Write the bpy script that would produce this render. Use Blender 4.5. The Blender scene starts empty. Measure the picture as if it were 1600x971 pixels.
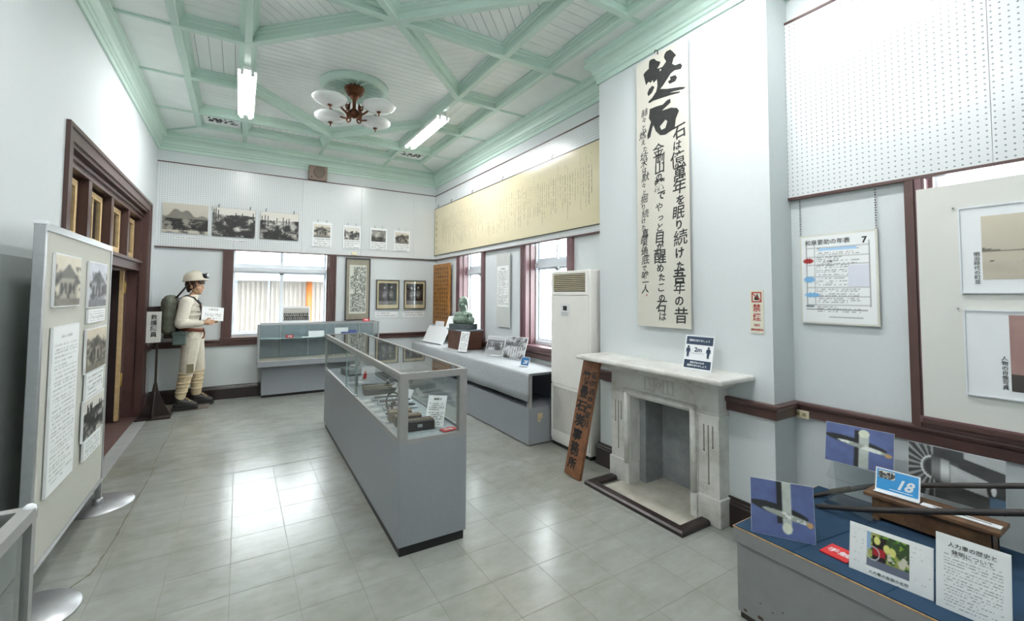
import bpy, bmesh, math, random
import numpy as np
from mathutils import Matrix, Vector
from mathutils.geometry import tessellate_polygon

C = bpy.context.scene.collection
PI = math.pi
sc = bpy.context.scene

# ---------------------------------------------------------------- camera
cam_d = bpy.data.cameras.new('camera'); cam = bpy.data.objects.new('camera', cam_d); C.objects.link(cam)
cam_d.sensor_width = 36.0; cam_d.lens = 681.777 * 36 / 1600
cam_d.shift_x = (800 - 789.365) / 1600; cam_d.shift_y = (430.984 - 485.5) / 1600
cam_d.clip_start = 0.05; cam_d.clip_end = 200
def cam_matrix(yaw, pitch, roll, loc):
    cy, sy = math.cos(yaw), math.sin(yaw); cp, sp = math.cos(pitch), math.sin(pitch); cr, sr = math.cos(roll), math.sin(roll)
    B = Matrix(((1, 0, 0), (0, 0, -1), (0, 1, 0)))
    Ry = Matrix(((cy, 0, -sy), (0, 1, 0), (sy, 0, cy))); Rp = Matrix(((1, 0, 0), (0, cp, sp), (0, -sp, cp)))
    Rr = Matrix(((cr, -sr, 0), (sr, cr, 0), (0, 0, 1)))
    M = Rr @ Rp @ Ry @ B
    R = Matrix((M[0], -M[1], -M[2])).transposed()
    return Matrix.Translation(loc) @ R.to_4x4()
cam.matrix_world = cam_matrix(0.547067516, 0.0441847014, 0.00544290999, (0, 0, 1.5))
sc.camera = cam
# ---------------------------------------------------------------- sky, view
w = bpy.data.worlds.new('world'); sc.world = w; w.use_nodes = True
wn = w.node_tree.nodes; wl = w.node_tree.links
wbg = wn['Background']; wbg.inputs['Color'].default_value = (0.93, 0.97, 1.0, 1); wbg.inputs['Strength'].default_value = 5.0
sc.view_settings.view_transform = 'Standard'; sc.view_settings.look = 'None'
sc.view_settings.exposure = 1.55; sc.view_settings.gamma = 1.0; sc.view_settings.use_curve_mapping = False
TUBE = 33.0          # emission of the fluorescent tubes
sc.cycles.max_bounces = 10; sc.cycles.diffuse_bounces = 6; sc.cycles.glossy_bounces = 5
sc.cycles.transparent_max_bounces = 16; sc.cycles.sample_clamp_indirect = 8; sc.cycles.caustics_reflective = False
sc.cycles.use_denoising = True

# ---------------------------------------------------------------- materials
def L(h):
    h = h.lstrip('#'); out = []
    for i in (0, 2, 4):
        c = int(h[i:i + 2], 16) / 255
        out.append(c / 12.92 if c <= 0.04045 else ((c + 0.055) / 1.055) ** 2.4)
    return out
class NT:
    def __init__(s, name):
        s.m = bpy.data.materials.new(name); s.m.use_nodes = True; s.n = s.m.node_tree.nodes; s.l = s.m.node_tree.links
        s.b = s.n['Principled BSDF']; s.out = s.n['Material Output']
    def node(s, t, **k):
        n = s.n.new(t)
        for a, v in k.items(): setattr(n, a, v)
        return n
    def link(s, a, b): s.l.new(a, b)
    def tex(s, kind='Object', scale=(1, 1, 1)):
        tc = s.node('ShaderNodeTexCoord') if kind != 'Position' else s.node('ShaderNodeNewGeometry')
        mp = s.node('ShaderNodeMapping'); mp.inputs['Scale'].default_value = scale
        s.link(tc.outputs[kind], mp.inputs['Vector']); return mp.outputs['Vector']
    def noise(s, vec, scale, detail=4, rough=0.6):
        n = s.node('ShaderNodeTexNoise'); n.inputs['Scale'].default_value = scale; n.inputs['Detail'].default_value = detail
        n.inputs['Roughness'].default_value = rough; s.link(vec, n.inputs['Vector']); return n.outputs['Fac']
    def ramp(s, fac, stops):
        r = s.node('ShaderNodeValToRGB'); e = r.color_ramp.elements
        while len(e) < len(stops): e.new(0.5)
        for i, (p, c) in enumerate(stops): e[i].position = p; e[i].color = (*c, 1)
        s.link(fac, r.inputs['Fac']); return r.outputs['Color']
    def mth(s, op, a, b=None, c=None):
        n = s.node('ShaderNodeMath', operation=op)
        for i, v in enumerate((a, b, c)):
            if v is None: continue
            if isinstance(v, (int, float)): n.inputs[i].default_value = v
            else: s.link(v, n.inputs[i])
        return n.outputs[0]
    def mix(s, f, a, b, mode='MIX'):
        n = s.node('ShaderNodeMix', data_type='RGBA', blend_type=mode)
        for i, v in ((0, f), (6, a), (7, b)):
            if isinstance(v, (int, float)): n.inputs[i].default_value = v
            elif isinstance(v, (tuple, list)): n.inputs[i].default_value = (*v[:3], 1)
            else: s.link(v, n.inputs[i])
        return n.outputs[2]
    def bump(s, h, strength=0.3, dist=0.002):
        b = s.node('ShaderNodeBump'); b.inputs['Strength'].default_value = strength; b.inputs['Distance'].default_value = dist
        s.link(h, b.inputs['Height']); s.link(b.outputs[0], s.b.inputs['Normal'])
MATS = {}
def mat(name, col, rough=0.5, metal=0.0, var=0.08, nscale=6.0, stretch=(1, 1, 1), bump=0.0, coat=0.0, spec=0.5, emit=None, kind='Object'):
    if name in MATS: return MATS[name]
    t = NT(name); c = L(col) if isinstance(col, str) else col
    v = t.tex(kind, stretch); f = t.noise(v, nscale)
    lo = [x * (1 - var) for x in c]; hi = [min(1, x * (1 + var)) for x in c]
    t.link(t.ramp(f, [(0.3, lo), (0.7, hi)]), t.b.inputs['Base Color'])
    t.b.inputs['Roughness'].default_value = rough; t.b.inputs['Metallic'].default_value = metal
    t.b.inputs['Coat Weight'].default_value = coat; t.b.inputs['Coat Roughness'].default_value = 0.08
    t.b.inputs['Specular IOR Level'].default_value = spec
    if bump: t.bump(f, bump)
    if emit: t.b.inputs['Emission Color'].default_value = (*emit[0], 1); t.b.inputs['Emission Strength'].default_value = emit[1]
    MATS[name] = t.m; return t.m
wall_m = mat('wall_paper', '#D4DADB', 0.75, var=0.015, nscale=60, bump=0.15, kind='Position', spec=0.3)
white_m = mat('white_paint', '#E6E8E6', 0.45, var=0.02)
mint_m = mat('mint_gloss_paint', '#C6DDD2', 0.33, var=0.02, nscale=3, kind='Position')
mint2_m = mat('pale_mint_boards', '#ECF1EF', 0.36, var=0.05, nscale=2.5, kind='Position')
mintgap_m = mat('ceiling_backing', '#7E9A8E', 0.7, var=0.05)
brown_m = mat('maroon_brown_gloss', '#563F3B', 0.28, var=0.10, nscale=5, kind='Position')
brown_highlight_m = mat('brown_gloss_pink_highlight', '#73575A', 0.28, var=0.10, nscale=5, kind='Position')  # brown gloss with the pinkish highlights of the right windows put into its colour
base_m = mat('dark_baseboard', '#2C2320', 0.3, var=0.15, kind='Position')
wood_l = mat('pale_pine', '#C9AE80', 0.5, var=0.15, stretch=(1, 1, 0.15), nscale=20)
grey_m = mat('grey_laminate', '#8F9398', 0.42, var=0.03, nscale=40)
grey2_m = mat('warm_grey_laminate', '#949492', 0.42, var=0.05, nscale=20)
greyd_m = mat('grey_liner', '#8F999E', 0.8, var=0.05, nscale=30)
alu_m = mat('brushed_aluminium', '#B4B6B8', 0.35, 0.7, var=0.05, nscale=30)
kick_m = mat('black_kickboard', '#1C1C1D', 0.5, var=0.1)
black_m = mat('black_lacquer', '#17181A', 0.35, var=0.2)
sash_m = mat('white_sash', '#DDE2E6', 0.35, var=0.02)
paper_m = mat('white_card', '#E9ECEE', 0.55, var=0.015)
cream_m = mat('cream_plastic', '#F0EEE8', 0.4, var=0.02)
cloth_m = mat('grey_felt_cloth', '#A9ADB0', 0.95, var=0.12, nscale=45, bump=0.3)
navy_m = mat('navy_felt', '#1C3A54', 0.95, var=0.15, nscale=8, bump=0.2)
copper_m = mat('aged_copper', '#6E4632', 0.36, 0.75, var=0.35, nscale=25)
bowl_m = mat('opal_glass', '#EDEFEF', 0.12, var=0.01, coat=0.5)
red_m = mat('red_card', '#CC2A2A', 0.5, var=0.03)
ink_m = mat('ink_black', '#1E2020', 0.6, var=0.15)
ink2_m = mat('sign_ink', '#12161A', 0.5, var=0.1)
redink_m = mat('red_ink', '#A32525', 0.5, var=0.05)
slate_m = mat('slate_blue_print', '#2C3E55', 0.5, var=0.03)
sky_m = mat('sky_blue_print', '#3C9AD8', 0.4, var=0.05)
skin_m = mat('mannequin_skin', '#C79E80', 0.5, var=0.05)
hair_m = mat('brown_hair', '#4A3226', 0.7, var=0.3, nscale=60)
jacket_m = mat('off_white_cotton', '#D9D4C6', 0.9, var=0.08, nscale=18, bump=0.3)
trouser_m = mat('worn_white_trousers', '#CFC8B8', 0.9, var=0.14, nscale=9, bump=0.3)
knit_m = mat('cream_gaiters', '#C8B795', 0.95, var=0.12, nscale=25, bump=0.4)
boot_m = mat('black_leather_boot', '#2E2C2B', 0.5, var=0.2)
pack_m = mat('olive_pack_shell', '#5E6254', 0.55, var=0.3, nscale=16)
leather_m = mat('red_brown_leather', '#8A4A35', 0.5, var=0.15)
bronze_m = mat('verdigris_bronze', '#7D9183', 0.45, 0.35, var=0.35, nscale=14)
plate_m = mat('green_plate', '#5B6B66', 0.4, var=0.1)
siding_m = mat('beige_siding', '#ABA29A', 0.7, var=0.04)
orange_m = mat('orange_post', '#B4662C', 0.5, var=0.05)
ext_m = mat('pale_concrete', '#C9CCCC', 0.8, var=0.05)
steel_m = mat('dark_steel', '#3A302C', 0.45, 0.3, var=0.2)
hide_m = mat('dark_hide', '#2C2826', 0.55, var=0.3, nscale=15)
ivory_m = mat('ivory_plastic', '#DED6B8', 0.4, var=0.03)
threshold_m = mat('red_brown_threshold', '#66504C', 0.4, var=0.2, nscale=12)
maroon_red = mat('interior_maroon', '#5F2F30', 0.4, var=0.1)

def m_marble():
    t = NT('white_marble'); v = t.tex('Object'); f = t.noise(v, 5, 8, 0.7); g = t.noise(v, 1.6, 5, 0.6)
    c = t.ramp(f, [(0.3, L('#BDBAB2')), (0.48, L('#E0DFDA')), (0.7, L('#EEEDEA'))])
    d = t.ramp(g, [(0.35, (0.86, 0.86, 0.85)), (0.6, (1, 1, 1))])
    t.link(t.mix(1.0, c, d, 'MULTIPLY'), t.b.inputs['Base Color']); t.b.inputs['Roughness'].default_value = 0.32
    return t.m
marble_m = m_marble()
def m_stone(name, a, b, r=0.7, sc_=6):
    t = NT(name); v = t.tex('Position'); f = t.noise(v, sc_, 8, 0.7)
    t.link(t.ramp(f, [(0.3, L(a)), (0.7, L(b))]), t.b.inputs['Base Color']); t.b.inputs['Roughness'].default_value = r; t.bump(f, 0.3, 0.003); return t.m
slab_m = m_stone('grey_firebox_stone', '#7E8285', '#A3A7A8')
hearth_m = m_stone('cream_hearth_stone', '#A8A498', '#C9C6BA', 0.6)
def m_tile():
    t = NT('vinyl_tile'); v = t.tex('Position', (1.0, 2.6, 1)); f = t.noise(v, 5, 7, 0.7)
    c = t.ramp(f, [(0.25, L('#8E918B')), (0.5, L('#999C96')), (0.8, L('#A3A6A1'))])
    v2 = t.tex('Position'); g = t.noise(v2, 0.9, 5, 0.65); dirt = t.ramp(g, [(0.34, (0.80, 0.78, 0.73)), (0.52, (1, 1, 1))])
    oi = t.node('ShaderNodeObjectInfo'); mr = t.node('ShaderNodeMapRange'); t.link(oi.outputs['Random'], mr.inputs['Value'])
    mr.inputs['To Min'].default_value = 0.975; mr.inputs['To Max'].default_value = 1.02
    vm = t.node('ShaderNodeVectorMath', operation='SCALE'); geo = t.node('ShaderNodeNewGeometry'); dm = None
    for px_, py_, rad in ((2.35, 3.25, .8), (-.75, 4.9, .9), (.62, 3.3, .35)):      # scuffed areas with a shape of their own
        ds = t.node('ShaderNodeVectorMath', operation='DISTANCE'); t.link(geo.outputs['Position'], ds.inputs[0]); ds.inputs[1].default_value = (px_, py_, 0)
        k_ = t.mth('MULTIPLY', t.mth('MAXIMUM', t.mth('SUBTRACT', 1.0, t.mth('DIVIDE', ds.outputs['Value'], rad)), 0.0), 1.5); dm = k_ if dm is None else t.mth('MAXIMUM', dm, k_)
    fn = t.noise(v2, 3.2, 7, .7); dk = t.mth('MINIMUM', t.mth('MULTIPLY', dm, t.mth('MAXIMUM', t.mth('SUBTRACT', fn, .38), 0.0)), .5)
    t.link(t.mix(t.mth('MULTIPLY', dk, 2.2), t.mix(1, c, dirt, 'MULTIPLY'), L('#7A776C')), vm.inputs[0]); t.link(mr.outputs[0], vm.inputs['Scale'])
    t.link(vm.outputs[0], t.b.inputs['Base Color'])
    rr = t.node('ShaderNodeMapRange'); t.link(f, rr.inputs['Value']); rr.inputs['To Min'].default_value = 0.17; rr.inputs['To Max'].default_value = 0.32
    t.link(rr.outputs[0], t.b.inputs['Roughness'])
    t.b.inputs['Coat Weight'].default_value = 0.25; t.b.inputs['Coat Roughness'].default_value = 0.2
    t.bump(g, 0.25, 0.01)
    return t.m
tile_m = m_tile()
seam_m = mat('tile_seam', '#77766C', 0.7, var=0.2, nscale=4, kind='Position')
def m_peg(axis):
    t = NT('pegboard_' + axis); g = t.node('ShaderNodeNewGeometry'); s = t.node('ShaderNodeSeparateXYZ'); t.link(g.outputs['Position'], s.inputs[0])
    P = 0.0285
    a = t.mth('SUBTRACT', t.mth('FRACT', t.mth('DIVIDE', s.outputs['X' if axis == 'x' else 'Y'], P)), 0.5)
    b = t.mth('SUBTRACT', t.mth('FRACT', t.mth('DIVIDE', s.outputs['Z'], P)), 0.5)
    d = t.mth('SQRT', t.mth('ADD', t.mth('MULTIPLY', a, a), t.mth('MULTIPLY', b, b)))
    h = t.mth('LESS_THAN', d, 0.15)
    t.link(t.mix(h, L('#D9DDDE'), L('#828D90')), t.b.inputs['Base Color']); t.b.inputs['Roughness'].default_value = 0.27
    return t.m
peg_x, peg_y = m_peg('x'), m_peg('y')
def m_wood(name, a, b, axis='z', rough=0.45, sc_=14):
    t = NT(name); st = {'z': (1, 1, 0.08), 'x': (0.08, 1, 1), 'y': (1, 0.08, 1)}[axis]
    v = t.tex('Object', st); f = t.noise(v, sc_, 6, 0.6)
    t.link(t.ramp(f, [(0.3, L(a)), (0.7, L(b))]), t.b.inputs['Base Color']); t.b.inputs['Roughness'].default_value = rough; t.bump(f, 0.15); return t.m
plank_m = m_wood('sign_plank_wood', '#6A452E', '#8E6040')
inner_wood = m_wood('carved_board_wood', '#8A5A26', '#B07A38')
box_wood = m_wood('dark_box_wood', '#4A2E22', '#6B4433', 'x')
stool_wood = m_wood('old_stool_wood', '#4A3524', '#7A5A3C', 'x')
def m_glass(name='clear_glass', tint=(0.975, 0.99, 0.985)):
    t = NT(name); t.n.remove(t.b)
    tr = t.node('ShaderNodeBsdfTransparent'); tr.inputs[0].default_value = (*tint, 1)
    gl = t.node('ShaderNodeBsdfGlossy'); gl.inputs['Roughness'].default_value = 0.02
    fr = t.node('ShaderNodeFresnel'); ge = t.node('ShaderNodeNewGeometry'); t.link(t.mth('SUBTRACT', 1.5, t.mth('MULTIPLY', ge.outputs['Backfacing'], 1.5 - 1 / 1.5)), fr.inputs['IOR'])
    mx = t.node('ShaderNodeMixShader'); t.link(fr.outputs[0], mx.inputs[0]); t.link(tr.outputs[0], mx.inputs[1]); t.link(gl.outputs[0], mx.inputs[2])
    t.link(mx.outputs[0], t.out.inputs['Surface']); return t.m
glass_m = m_glass()
plastic_m = m_glass('clear_acrylic', (0.9, 0.92, 0.93))
def m_print(gloss=0.5):
    t = NT('printed_surface'); a = t.node('ShaderNodeAttribute', attribute_name='col'); t.link(a.outputs['Color'], t.b.inputs['Base Color'])
    t.b.inputs['Roughness'].default_value = gloss; return t.m
print_m = m_print(0.45); gloss_print_m = m_print(0.16); gloss_print_m.name = 'glazed_print'
tube_m = mat('lit_tube', '#FFFFFF', 0.5, var=0.0, emit=((1.0, 0.99, 1.0), TUBE))

# ---------------------------------------------------------------- mesh helpers
class MB:
    def __init__(s): s.bm = bmesh.new(); s.mi = 0
    def _m(s, vs, M):
        if M is not None: bmesh.ops.transform(s.bm, matrix=M, verts=vs)
        return s
    def box(s, x0, x1, y0, y1, z0, z1, M=None, bev=0.0):
        vs = [s.bm.verts.new(p) for p in ((x0, y0, z0), (x1, y0, z0), (x1, y1, z0), (x0, y1, z0), (x0, y0, z1), (x1, y0, z1), (x1, y1, z1), (x0, y1, z1))]
        fs = [s.bm.faces.new([vs[i] for i in f]) for f in ((0, 3, 2, 1), (4, 5, 6, 7), (0, 1, 5, 4), (1, 2, 6, 5), (2, 3, 7, 6), (3, 0, 4, 7))]
        for f in fs: f.material_index = s.mi
        if bev:
            es = list({e for f in fs for e in f.edges})
            r = bmesh.ops.bevel(s.bm, geom=es, offset=bev, segments=2, affect='EDGES', profile=0.5)
            vs = list({v for f in r['faces'] for v in f.verts} | {v for v in vs if v.is_valid})
            vs = [v for v in vs if v.is_valid]
        return s._m(vs, M)
    def prism(s, pts, z0, z1, M=None):        # polygon in xy, extruded in z
        a = [s.bm.verts.new((x, y, z0)) for x, y in pts]; b = [s.bm.verts.new((x, y, z1)) for x, y in pts]
        n = len(pts); fs = [s.bm.faces.new(a[::-1]), s.bm.faces.new(b)]
        for i in range(n): fs.append(s.bm.faces.new((a[i], a[(i + 1) % n], b[(i + 1) % n], b[i])))
        for f in fs: f.material_index = s.mi
        return s._m(a + b, M)
    def lathe(s, prof, n=24, M=None, smooth=True):   # (r, z)
        rings = []; vs = []
        for r, z in prof:
            if r < 1e-5: v = s.bm.verts.new((0, 0, z)); rings.append([v]); vs.append(v)
            else:
                g = [s.bm.verts.new((r * math.cos(2 * PI * i / n), r * math.sin(2 * PI * i / n), z)) for i in range(n)]; rings.append(g); vs += g
        for a, b in zip(rings, rings[1:]):
            for i in range(n):
                j = (i + 1) % n
                if len(a) == 1 and len(b) == 1: continue
                q = (a[0], b[j], b[i]) if len(a) == 1 else (a[i], a[j], b[0]) if len(b) == 1 else (a[i], a[j], b[j], b[i])
                f = s.bm.faces.new(q); f.smooth = smooth; f.material_index = s.mi
        return s._m(vs, M)
    def cyl(s, p0, p1, r0, r1=None, n=12, smooth=True):
        p0 = Vector(p0); p1 = Vector(p1); r1 = r0 if r1 is None else r1; d = p1 - p0
        M = Matrix.Translation(p0) @ d.to_track_quat('Z', 'Y').to_matrix().to_4x4()
        return s.lathe([(0, 0), (r0, 0), (r1, d.length), (0, d.length)], n, M, smooth)
    def tube(s, pts, r, n=8):
        pts = [Vector(p) for p in pts]; rings = []
        for i, p in enumerate(pts):
            d = (pts[min(i + 1, len(pts) - 1)] - pts[max(i - 1, 0)]).normalized(); q = d.to_track_quat('Z', 'Y')
            rr = r[i] if isinstance(r, (list, tuple)) else r
            rings.append([s.bm.verts.new(p + q @ Vector((rr * math.cos(2 * PI * k / n), rr * math.sin(2 * PI * k / n), 0))) for k in range(n)])
        for a, b in zip(rings, rings[1:]):
            for i in range(n):
                f = s.bm.faces.new((a[i], a[(i + 1) % n], b[(i + 1) % n], b[i])); f.smooth = True; f.material_index = s.mi
        for g in (rings[0][::-1], rings[-1]): s.bm.faces.new(g).material_index = s.mi
        return s
    def torus(s, R, r, M=None, n=24, k=8):
        vs = []; g = []
        for i in range(n):
            a = 2 * PI * i / n; ring = []
            for j in range(k):
                b = 2 * PI * j / k; ring.append(s.bm.verts.new(((R + r * math.cos(b)) * math.cos(a), (R + r * math.cos(b)) * math.sin(a), r * math.sin(b))))
            g.append(ring); vs += ring
        for i in range(n):
            for j in range(k):
                f = s.bm.faces.new((g[i][j], g[(i + 1) % n][j], g[(i + 1) % n][(j + 1) % k], g[i][(j + 1) % k])); f.smooth = True; f.material_index = s.mi
        return s._m(vs, M)
    def ball(s, c, r, sub=2):
        c = Vector(c); r = (r, r, r) if isinstance(r, (int, float)) else r
        M = Matrix.Translation(c) @ Matrix.Diagonal((*r, 1))
        q = bmesh.ops.create_icosphere(s.bm, subdivisions=sub, radius=1.0, matrix=M)
        for v in q['verts']:
            for f in v.link_faces: f.smooth = True; f.material_index = s.mi
        return s
    def cap(s, p0, p1, r0, r1=None):          # tapered capsule
        r1 = r0 if r1 is None else r1
        return s.ball(p0, r0).ball(p1, r1).cyl(p0, p1, r0, r1, 16)
    def sweep(s, path, prof, flip=False):      # profile (offset to the left of travel, z) along an xy path with mitres
        n = len(path); rings = []
        for i, p in enumerate(path):
            p = Vector(p); ds = []
            if i > 0: ds.append((p - Vector(path[i - 1])).normalized())
            if i < n - 1: ds.append((Vector(path[i + 1]) - p).normalized())
            ns = [Vector((-d.y, d.x)) * (-1 if flip else 1) for d in ds]
            m = ns[0] if len(ns) == 1 else (ns[0] + ns[1]) / (1 + ns[0].dot(ns[1]))
            rings.append([s.bm.verts.new((p.x + m.x * o, p.y + m.y * o, z)) for o, z in prof])
        k = len(prof)
        for a, b in zip(rings, rings[1:]):
            for j in range(k): f = s.bm.faces.new((a[j], a[(j + 1) % k], b[(j + 1) % k], b[j])); f.material_index = s.mi
        for g in (rings[0], rings[-1]):
            try: s.bm.faces.new(g).material_index = s.mi
            except ValueError: pass
        return s
    def mesh(s, name):
        bmesh.ops.recalc_face_normals(s.bm, faces=s.bm.faces)
        me = bpy.data.meshes.new(name); s.bm.to_mesh(me); s.bm.free(); return me
ROOT = {}
def tag(o, label=None, cat=None, group=None, kind=None):
    if label: o['label'] = label
    if cat: o['category'] = cat
    if group: o['group'] = group
    if kind: o['kind'] = kind
    return o
def thing(name, label, cat, M=(0, 0, 0), group=None):
    o = bpy.data.objects.new(name, None); C.objects.link(o); o.empty_display_size = 0.1
    M = M if isinstance(M, Matrix) else Matrix.Translation(M)
    o.matrix_world = M; ROOT[o] = M; return tag(o, label, cat, group)
def obj(name, mb, mats, parent=None, world=False, M=None, label=None):
    me = mb.mesh(name) if isinstance(mb, MB) else mb
    o = bpy.data.objects.new(name, me); C.objects.link(o)
    if not me.materials:
        for m in (mats if isinstance(mats, (list, tuple)) else [mats]): me.materials.append(m)
    if parent is not None:
        o.parent = parent; ROOT[o] = ROOT[parent]
        if world: me.transform(ROOT[parent].inverted())
    else:
        ROOT[o] = M if M is not None else Matrix.Identity(4)
        if M is not None: o.matrix_world = M
    if label: o['label'] = label
    return o
def struct(name, mb, m, parent=None):
    o = obj(name, mb, m, parent)
    o['kind'] = 'structure'; return o
def frame(o, u, v):                            # local x=u, y=v, z=outward normal
    u = Vector(u).normalized(); v = Vector(v); v = (v - u * v.dot(u)).normalized(); n = u.cross(v)
    M = Matrix((u, v, n)).transposed().to_4x4(); M.translation = Vector(o); return M
def on_right(y, z, x=3.05): return frame((x, y, z), (0, -1, 0), (0, 0, 1))
def on_back(x, z, y=7.45): return frame((x, y, z), (1, 0, 0), (0, 0, 1))
def on_left(y, z, x=-0.80): return frame((x, y, z), (0, 1, 0), (0, 0, 1))
def T(x, y, z): return Matrix.Translation((x, y, z))
def RX(a): return Matrix.Rotation(math.radians(a), 4, 'X')
def RY(a): return Matrix.Rotation(math.radians(a), 4, 'Y')
def RZ(a): return Matrix.Rotation(math.radians(a), 4, 'Z')

def picture(name, arr, w_, h_, parent, x0=0, y0=0, z=0.0008, m=None):   # printed grid in local xy
    arr = np.clip(np.asarray(arr, float), 0, 1); H, W = arr.shape[:2]
    gx = np.linspace(x0, x0 + w_, W); gy = np.linspace(y0 + h_, y0, H)
    co = np.zeros((H, W, 3)); co[..., 0] = gx[None]; co[..., 1] = gy[:, None]; co[..., 2] = z
    i = np.arange(H * W).reshape(H, W)
    fc = np.stack([i[1:, :-1], i[1:, 1:], i[:-1, 1:], i[:-1, :-1]], -1).reshape(-1, 4)
    me = bpy.data.meshes.new(name); me.from_pydata(co.reshape(-1, 3).tolist(), [], fc.tolist())
    ca = me.color_attributes.new('col', 'FLOAT_COLOR', 'POINT')
    lin = np.where(arr <= 0.04045, arr / 12.92, ((arr + 0.055) / 1.055) ** 2.4).reshape(-1, 3)
    ca.data.foreach_set('color', np.c_[lin, np.ones(len(lin))].astype(np.float32).ravel())
    me.materials.append(m or print_m)
    return obj(name, me, m or print_m, parent)

def glyphs(mb, s, size, M, bold=0.0, ex=0.0004, vertical=False, pitch=1.0, align='CENTER', jit=0, rnd=None, shear=0.0):
    """append lettering as mesh to mb; local xy plane of M"""
    def one(t, MM):
        cu = bpy.data.curves.new('t', 'FONT'); cu.body = t; cu.size = size; cu.align_x = align; cu.align_y = 'CENTER'
        cu.resolution_u = 2; cu.shear = shear; cu.extrude = ex; cu.offset = bold
        ob = bpy.data.objects.new('t', cu); me = ob.to_mesh()
        n0 = len(mb.bm.verts); f0 = len(mb.bm.faces); mb.bm.from_mesh(me); ob.to_mesh_clear(); bpy.data.objects.remove(ob); bpy.data.curves.remove(cu)
        mb.bm.verts.ensure_lookup_table(); mb.bm.faces.ensure_lookup_table()
        bmesh.ops.transform(mb.bm, matrix=MM, verts=mb.bm.verts[n0:])
        for f in mb.bm.faces[f0:]: f.material_index = mb.mi
    if not vertical: one(s, M @ T(0, 0, ex)); return mb
    for k, ch in enumerate(s):
        J = Matrix.Identity(4)
        if jit and rnd:
            sh = Matrix.Identity(4); sh[0][1] = rnd.uniform(-.12, .3) * jit; sh[1][0] = rnd.uniform(0, .18) * jit
            J = T(rnd.uniform(-.12, .12) * size * jit, 0, 0) @ sh @ Matrix.Diagonal((rnd.uniform(.8, 1.15), rnd.uniform(.85, 1.25), 1, 1))
        one(ch, M @ T(0, -k * size * pitch, ex) @ J)
    return mb
def lettering(name, s, size, parent, M, m=ink_m, **k):
    return obj(name, glyphs(MB(), s, size, M, **k), m, parent)

def card(name, label, cat, M, w_, h_, t=0.006, m=None, group=None):
    o = obj(name, MB().box(0, w_, 0, h_, -t, 0), m or paper_m, None, M=M); return tag(o, label, cat, group)

# ---------------------------------------------------------------- printed pictures (arrays)
def rng(s): return np.random.default_rng(s)
def fbm(h, w_, seed, oct_=5, base=3):
    r = rng(seed); out = np.zeros((h, w_)); amp = 1.0; tot = 0
    for o in range(oct_):
        n = base * 2 ** o; g = r.random((n + 2, n + 2)); y = np.linspace(0, n, h); x = np.linspace(0, n, w_)
        y0 = y.astype(int); x0 = x.astype(int); fy = (y - y0)[:, None]; fx = (x - x0)[None]
        a = g[y0][:, x0]; b = g[y0][:, x0 + 1]; c = g[y0 + 1][:, x0]; d = g[y0 + 1][:, x0 + 1]
        out += amp * ((a * (1 - fx) + b * fx) * (1 - fy) + (c * (1 - fx) + d * fx) * fy); tot += amp; amp *= 0.6
    return out / tot
def gray(a, tone=(1.0, 0.985, 0.95)): return a[..., None] * np.array(tone)
def blur(a, n=1):
    for _ in range(n):
        p = np.pad(a, ((1, 1), (1, 1)) + ((0, 0),) * (a.ndim - 2), mode='edge'); a = (p[:-2, 1:-1] + p[2:, 1:-1] + p[1:-1, :-2] + p[1:-1, 2:] + 2 * p[1:-1, 1:-1]) / 6
    return a
def soft(x, k=40): return 1 / (1 + np.exp(-np.clip(x * k, -30, 30)))
def pic_mountain(h, w_, seed):
    y = np.linspace(0, 1, h)[:, None]; x = np.linspace(0, 1, w_)[None]
    a = 0.78 - 0.1 * y + np.zeros((h, w_)); ridge = 0.42 - 0.2 * np.exp(-((x - .3) / .13) ** 2) - 0.15 * np.exp(-((x - .52) / .14) ** 2) + .04 * np.sin(x * 20)
    a = np.where(y > ridge, 0.5 + .15 * (fbm(h, w_, seed) - .5), a)
    f = fbm(h, w_, seed + 1, 6, 6); a = np.where(y > .52, 0.12 + soft(f - .56) * .45 + .08 * np.sin(y * 90), a); a = np.where((y > .9), .3 + .45 * soft(f - .45), a); return gray(blur(a), (1, .97, .9))
def pic_works(h, w_, seed, dark=0.12, sky=0.22):
    y = np.linspace(0, 1, h)[:, None]; f = fbm(h, w_, seed, 6, 7); g = fbm(h, w_, seed + 9, 3, 4)
    a = dark + soft(f - .52) * .35 + soft(f - .6) * .3 + .12 * (rng(seed).random((h, w_)) - .5); a = a * (0.5 + g * .9); a = np.where(y < sky + .14 * (g - .5), .86, a)
    r = rng(seed)
    for k in range(7):
        x0 = int(r.integers(0, w_ - 4)); hh = int(h * r.uniform(.1, .35)); yy = int(h * sky); a[max(0, yy - hh // 2):yy + hh, x0:x0 + 2] = .15
    return gray(a, (1, .985, .95))
def pic_people(h, w_, seed, rows=2, n=7, bg=.72):
    y = np.linspace(0, 1, h)[:, None] * np.ones((1, w_)); x = np.linspace(0, 1, w_)[None] * np.ones((h, 1)); a = bg + .2 * (fbm(h, w_, seed) - .5); r = rng(seed)
    for k in range(rows):
        for i in range(n):
            cx = (i + .5 + .3 * (k % 2)) / (n + .3); cy = .35 + .25 * k
            b = (abs(x - cx) < .38 / n) & (y > cy + .05) & (y < cy + .4); a[b] = r.choice([.1, .18, .3])
            hd = ((x - cx) / (.22 / n)) ** 2 + ((y - cy) / .06) ** 2 < 1; a[hd] = .68
    a[int(h * .92):] = .35; return gray(a, (1, .99, .96))
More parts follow.
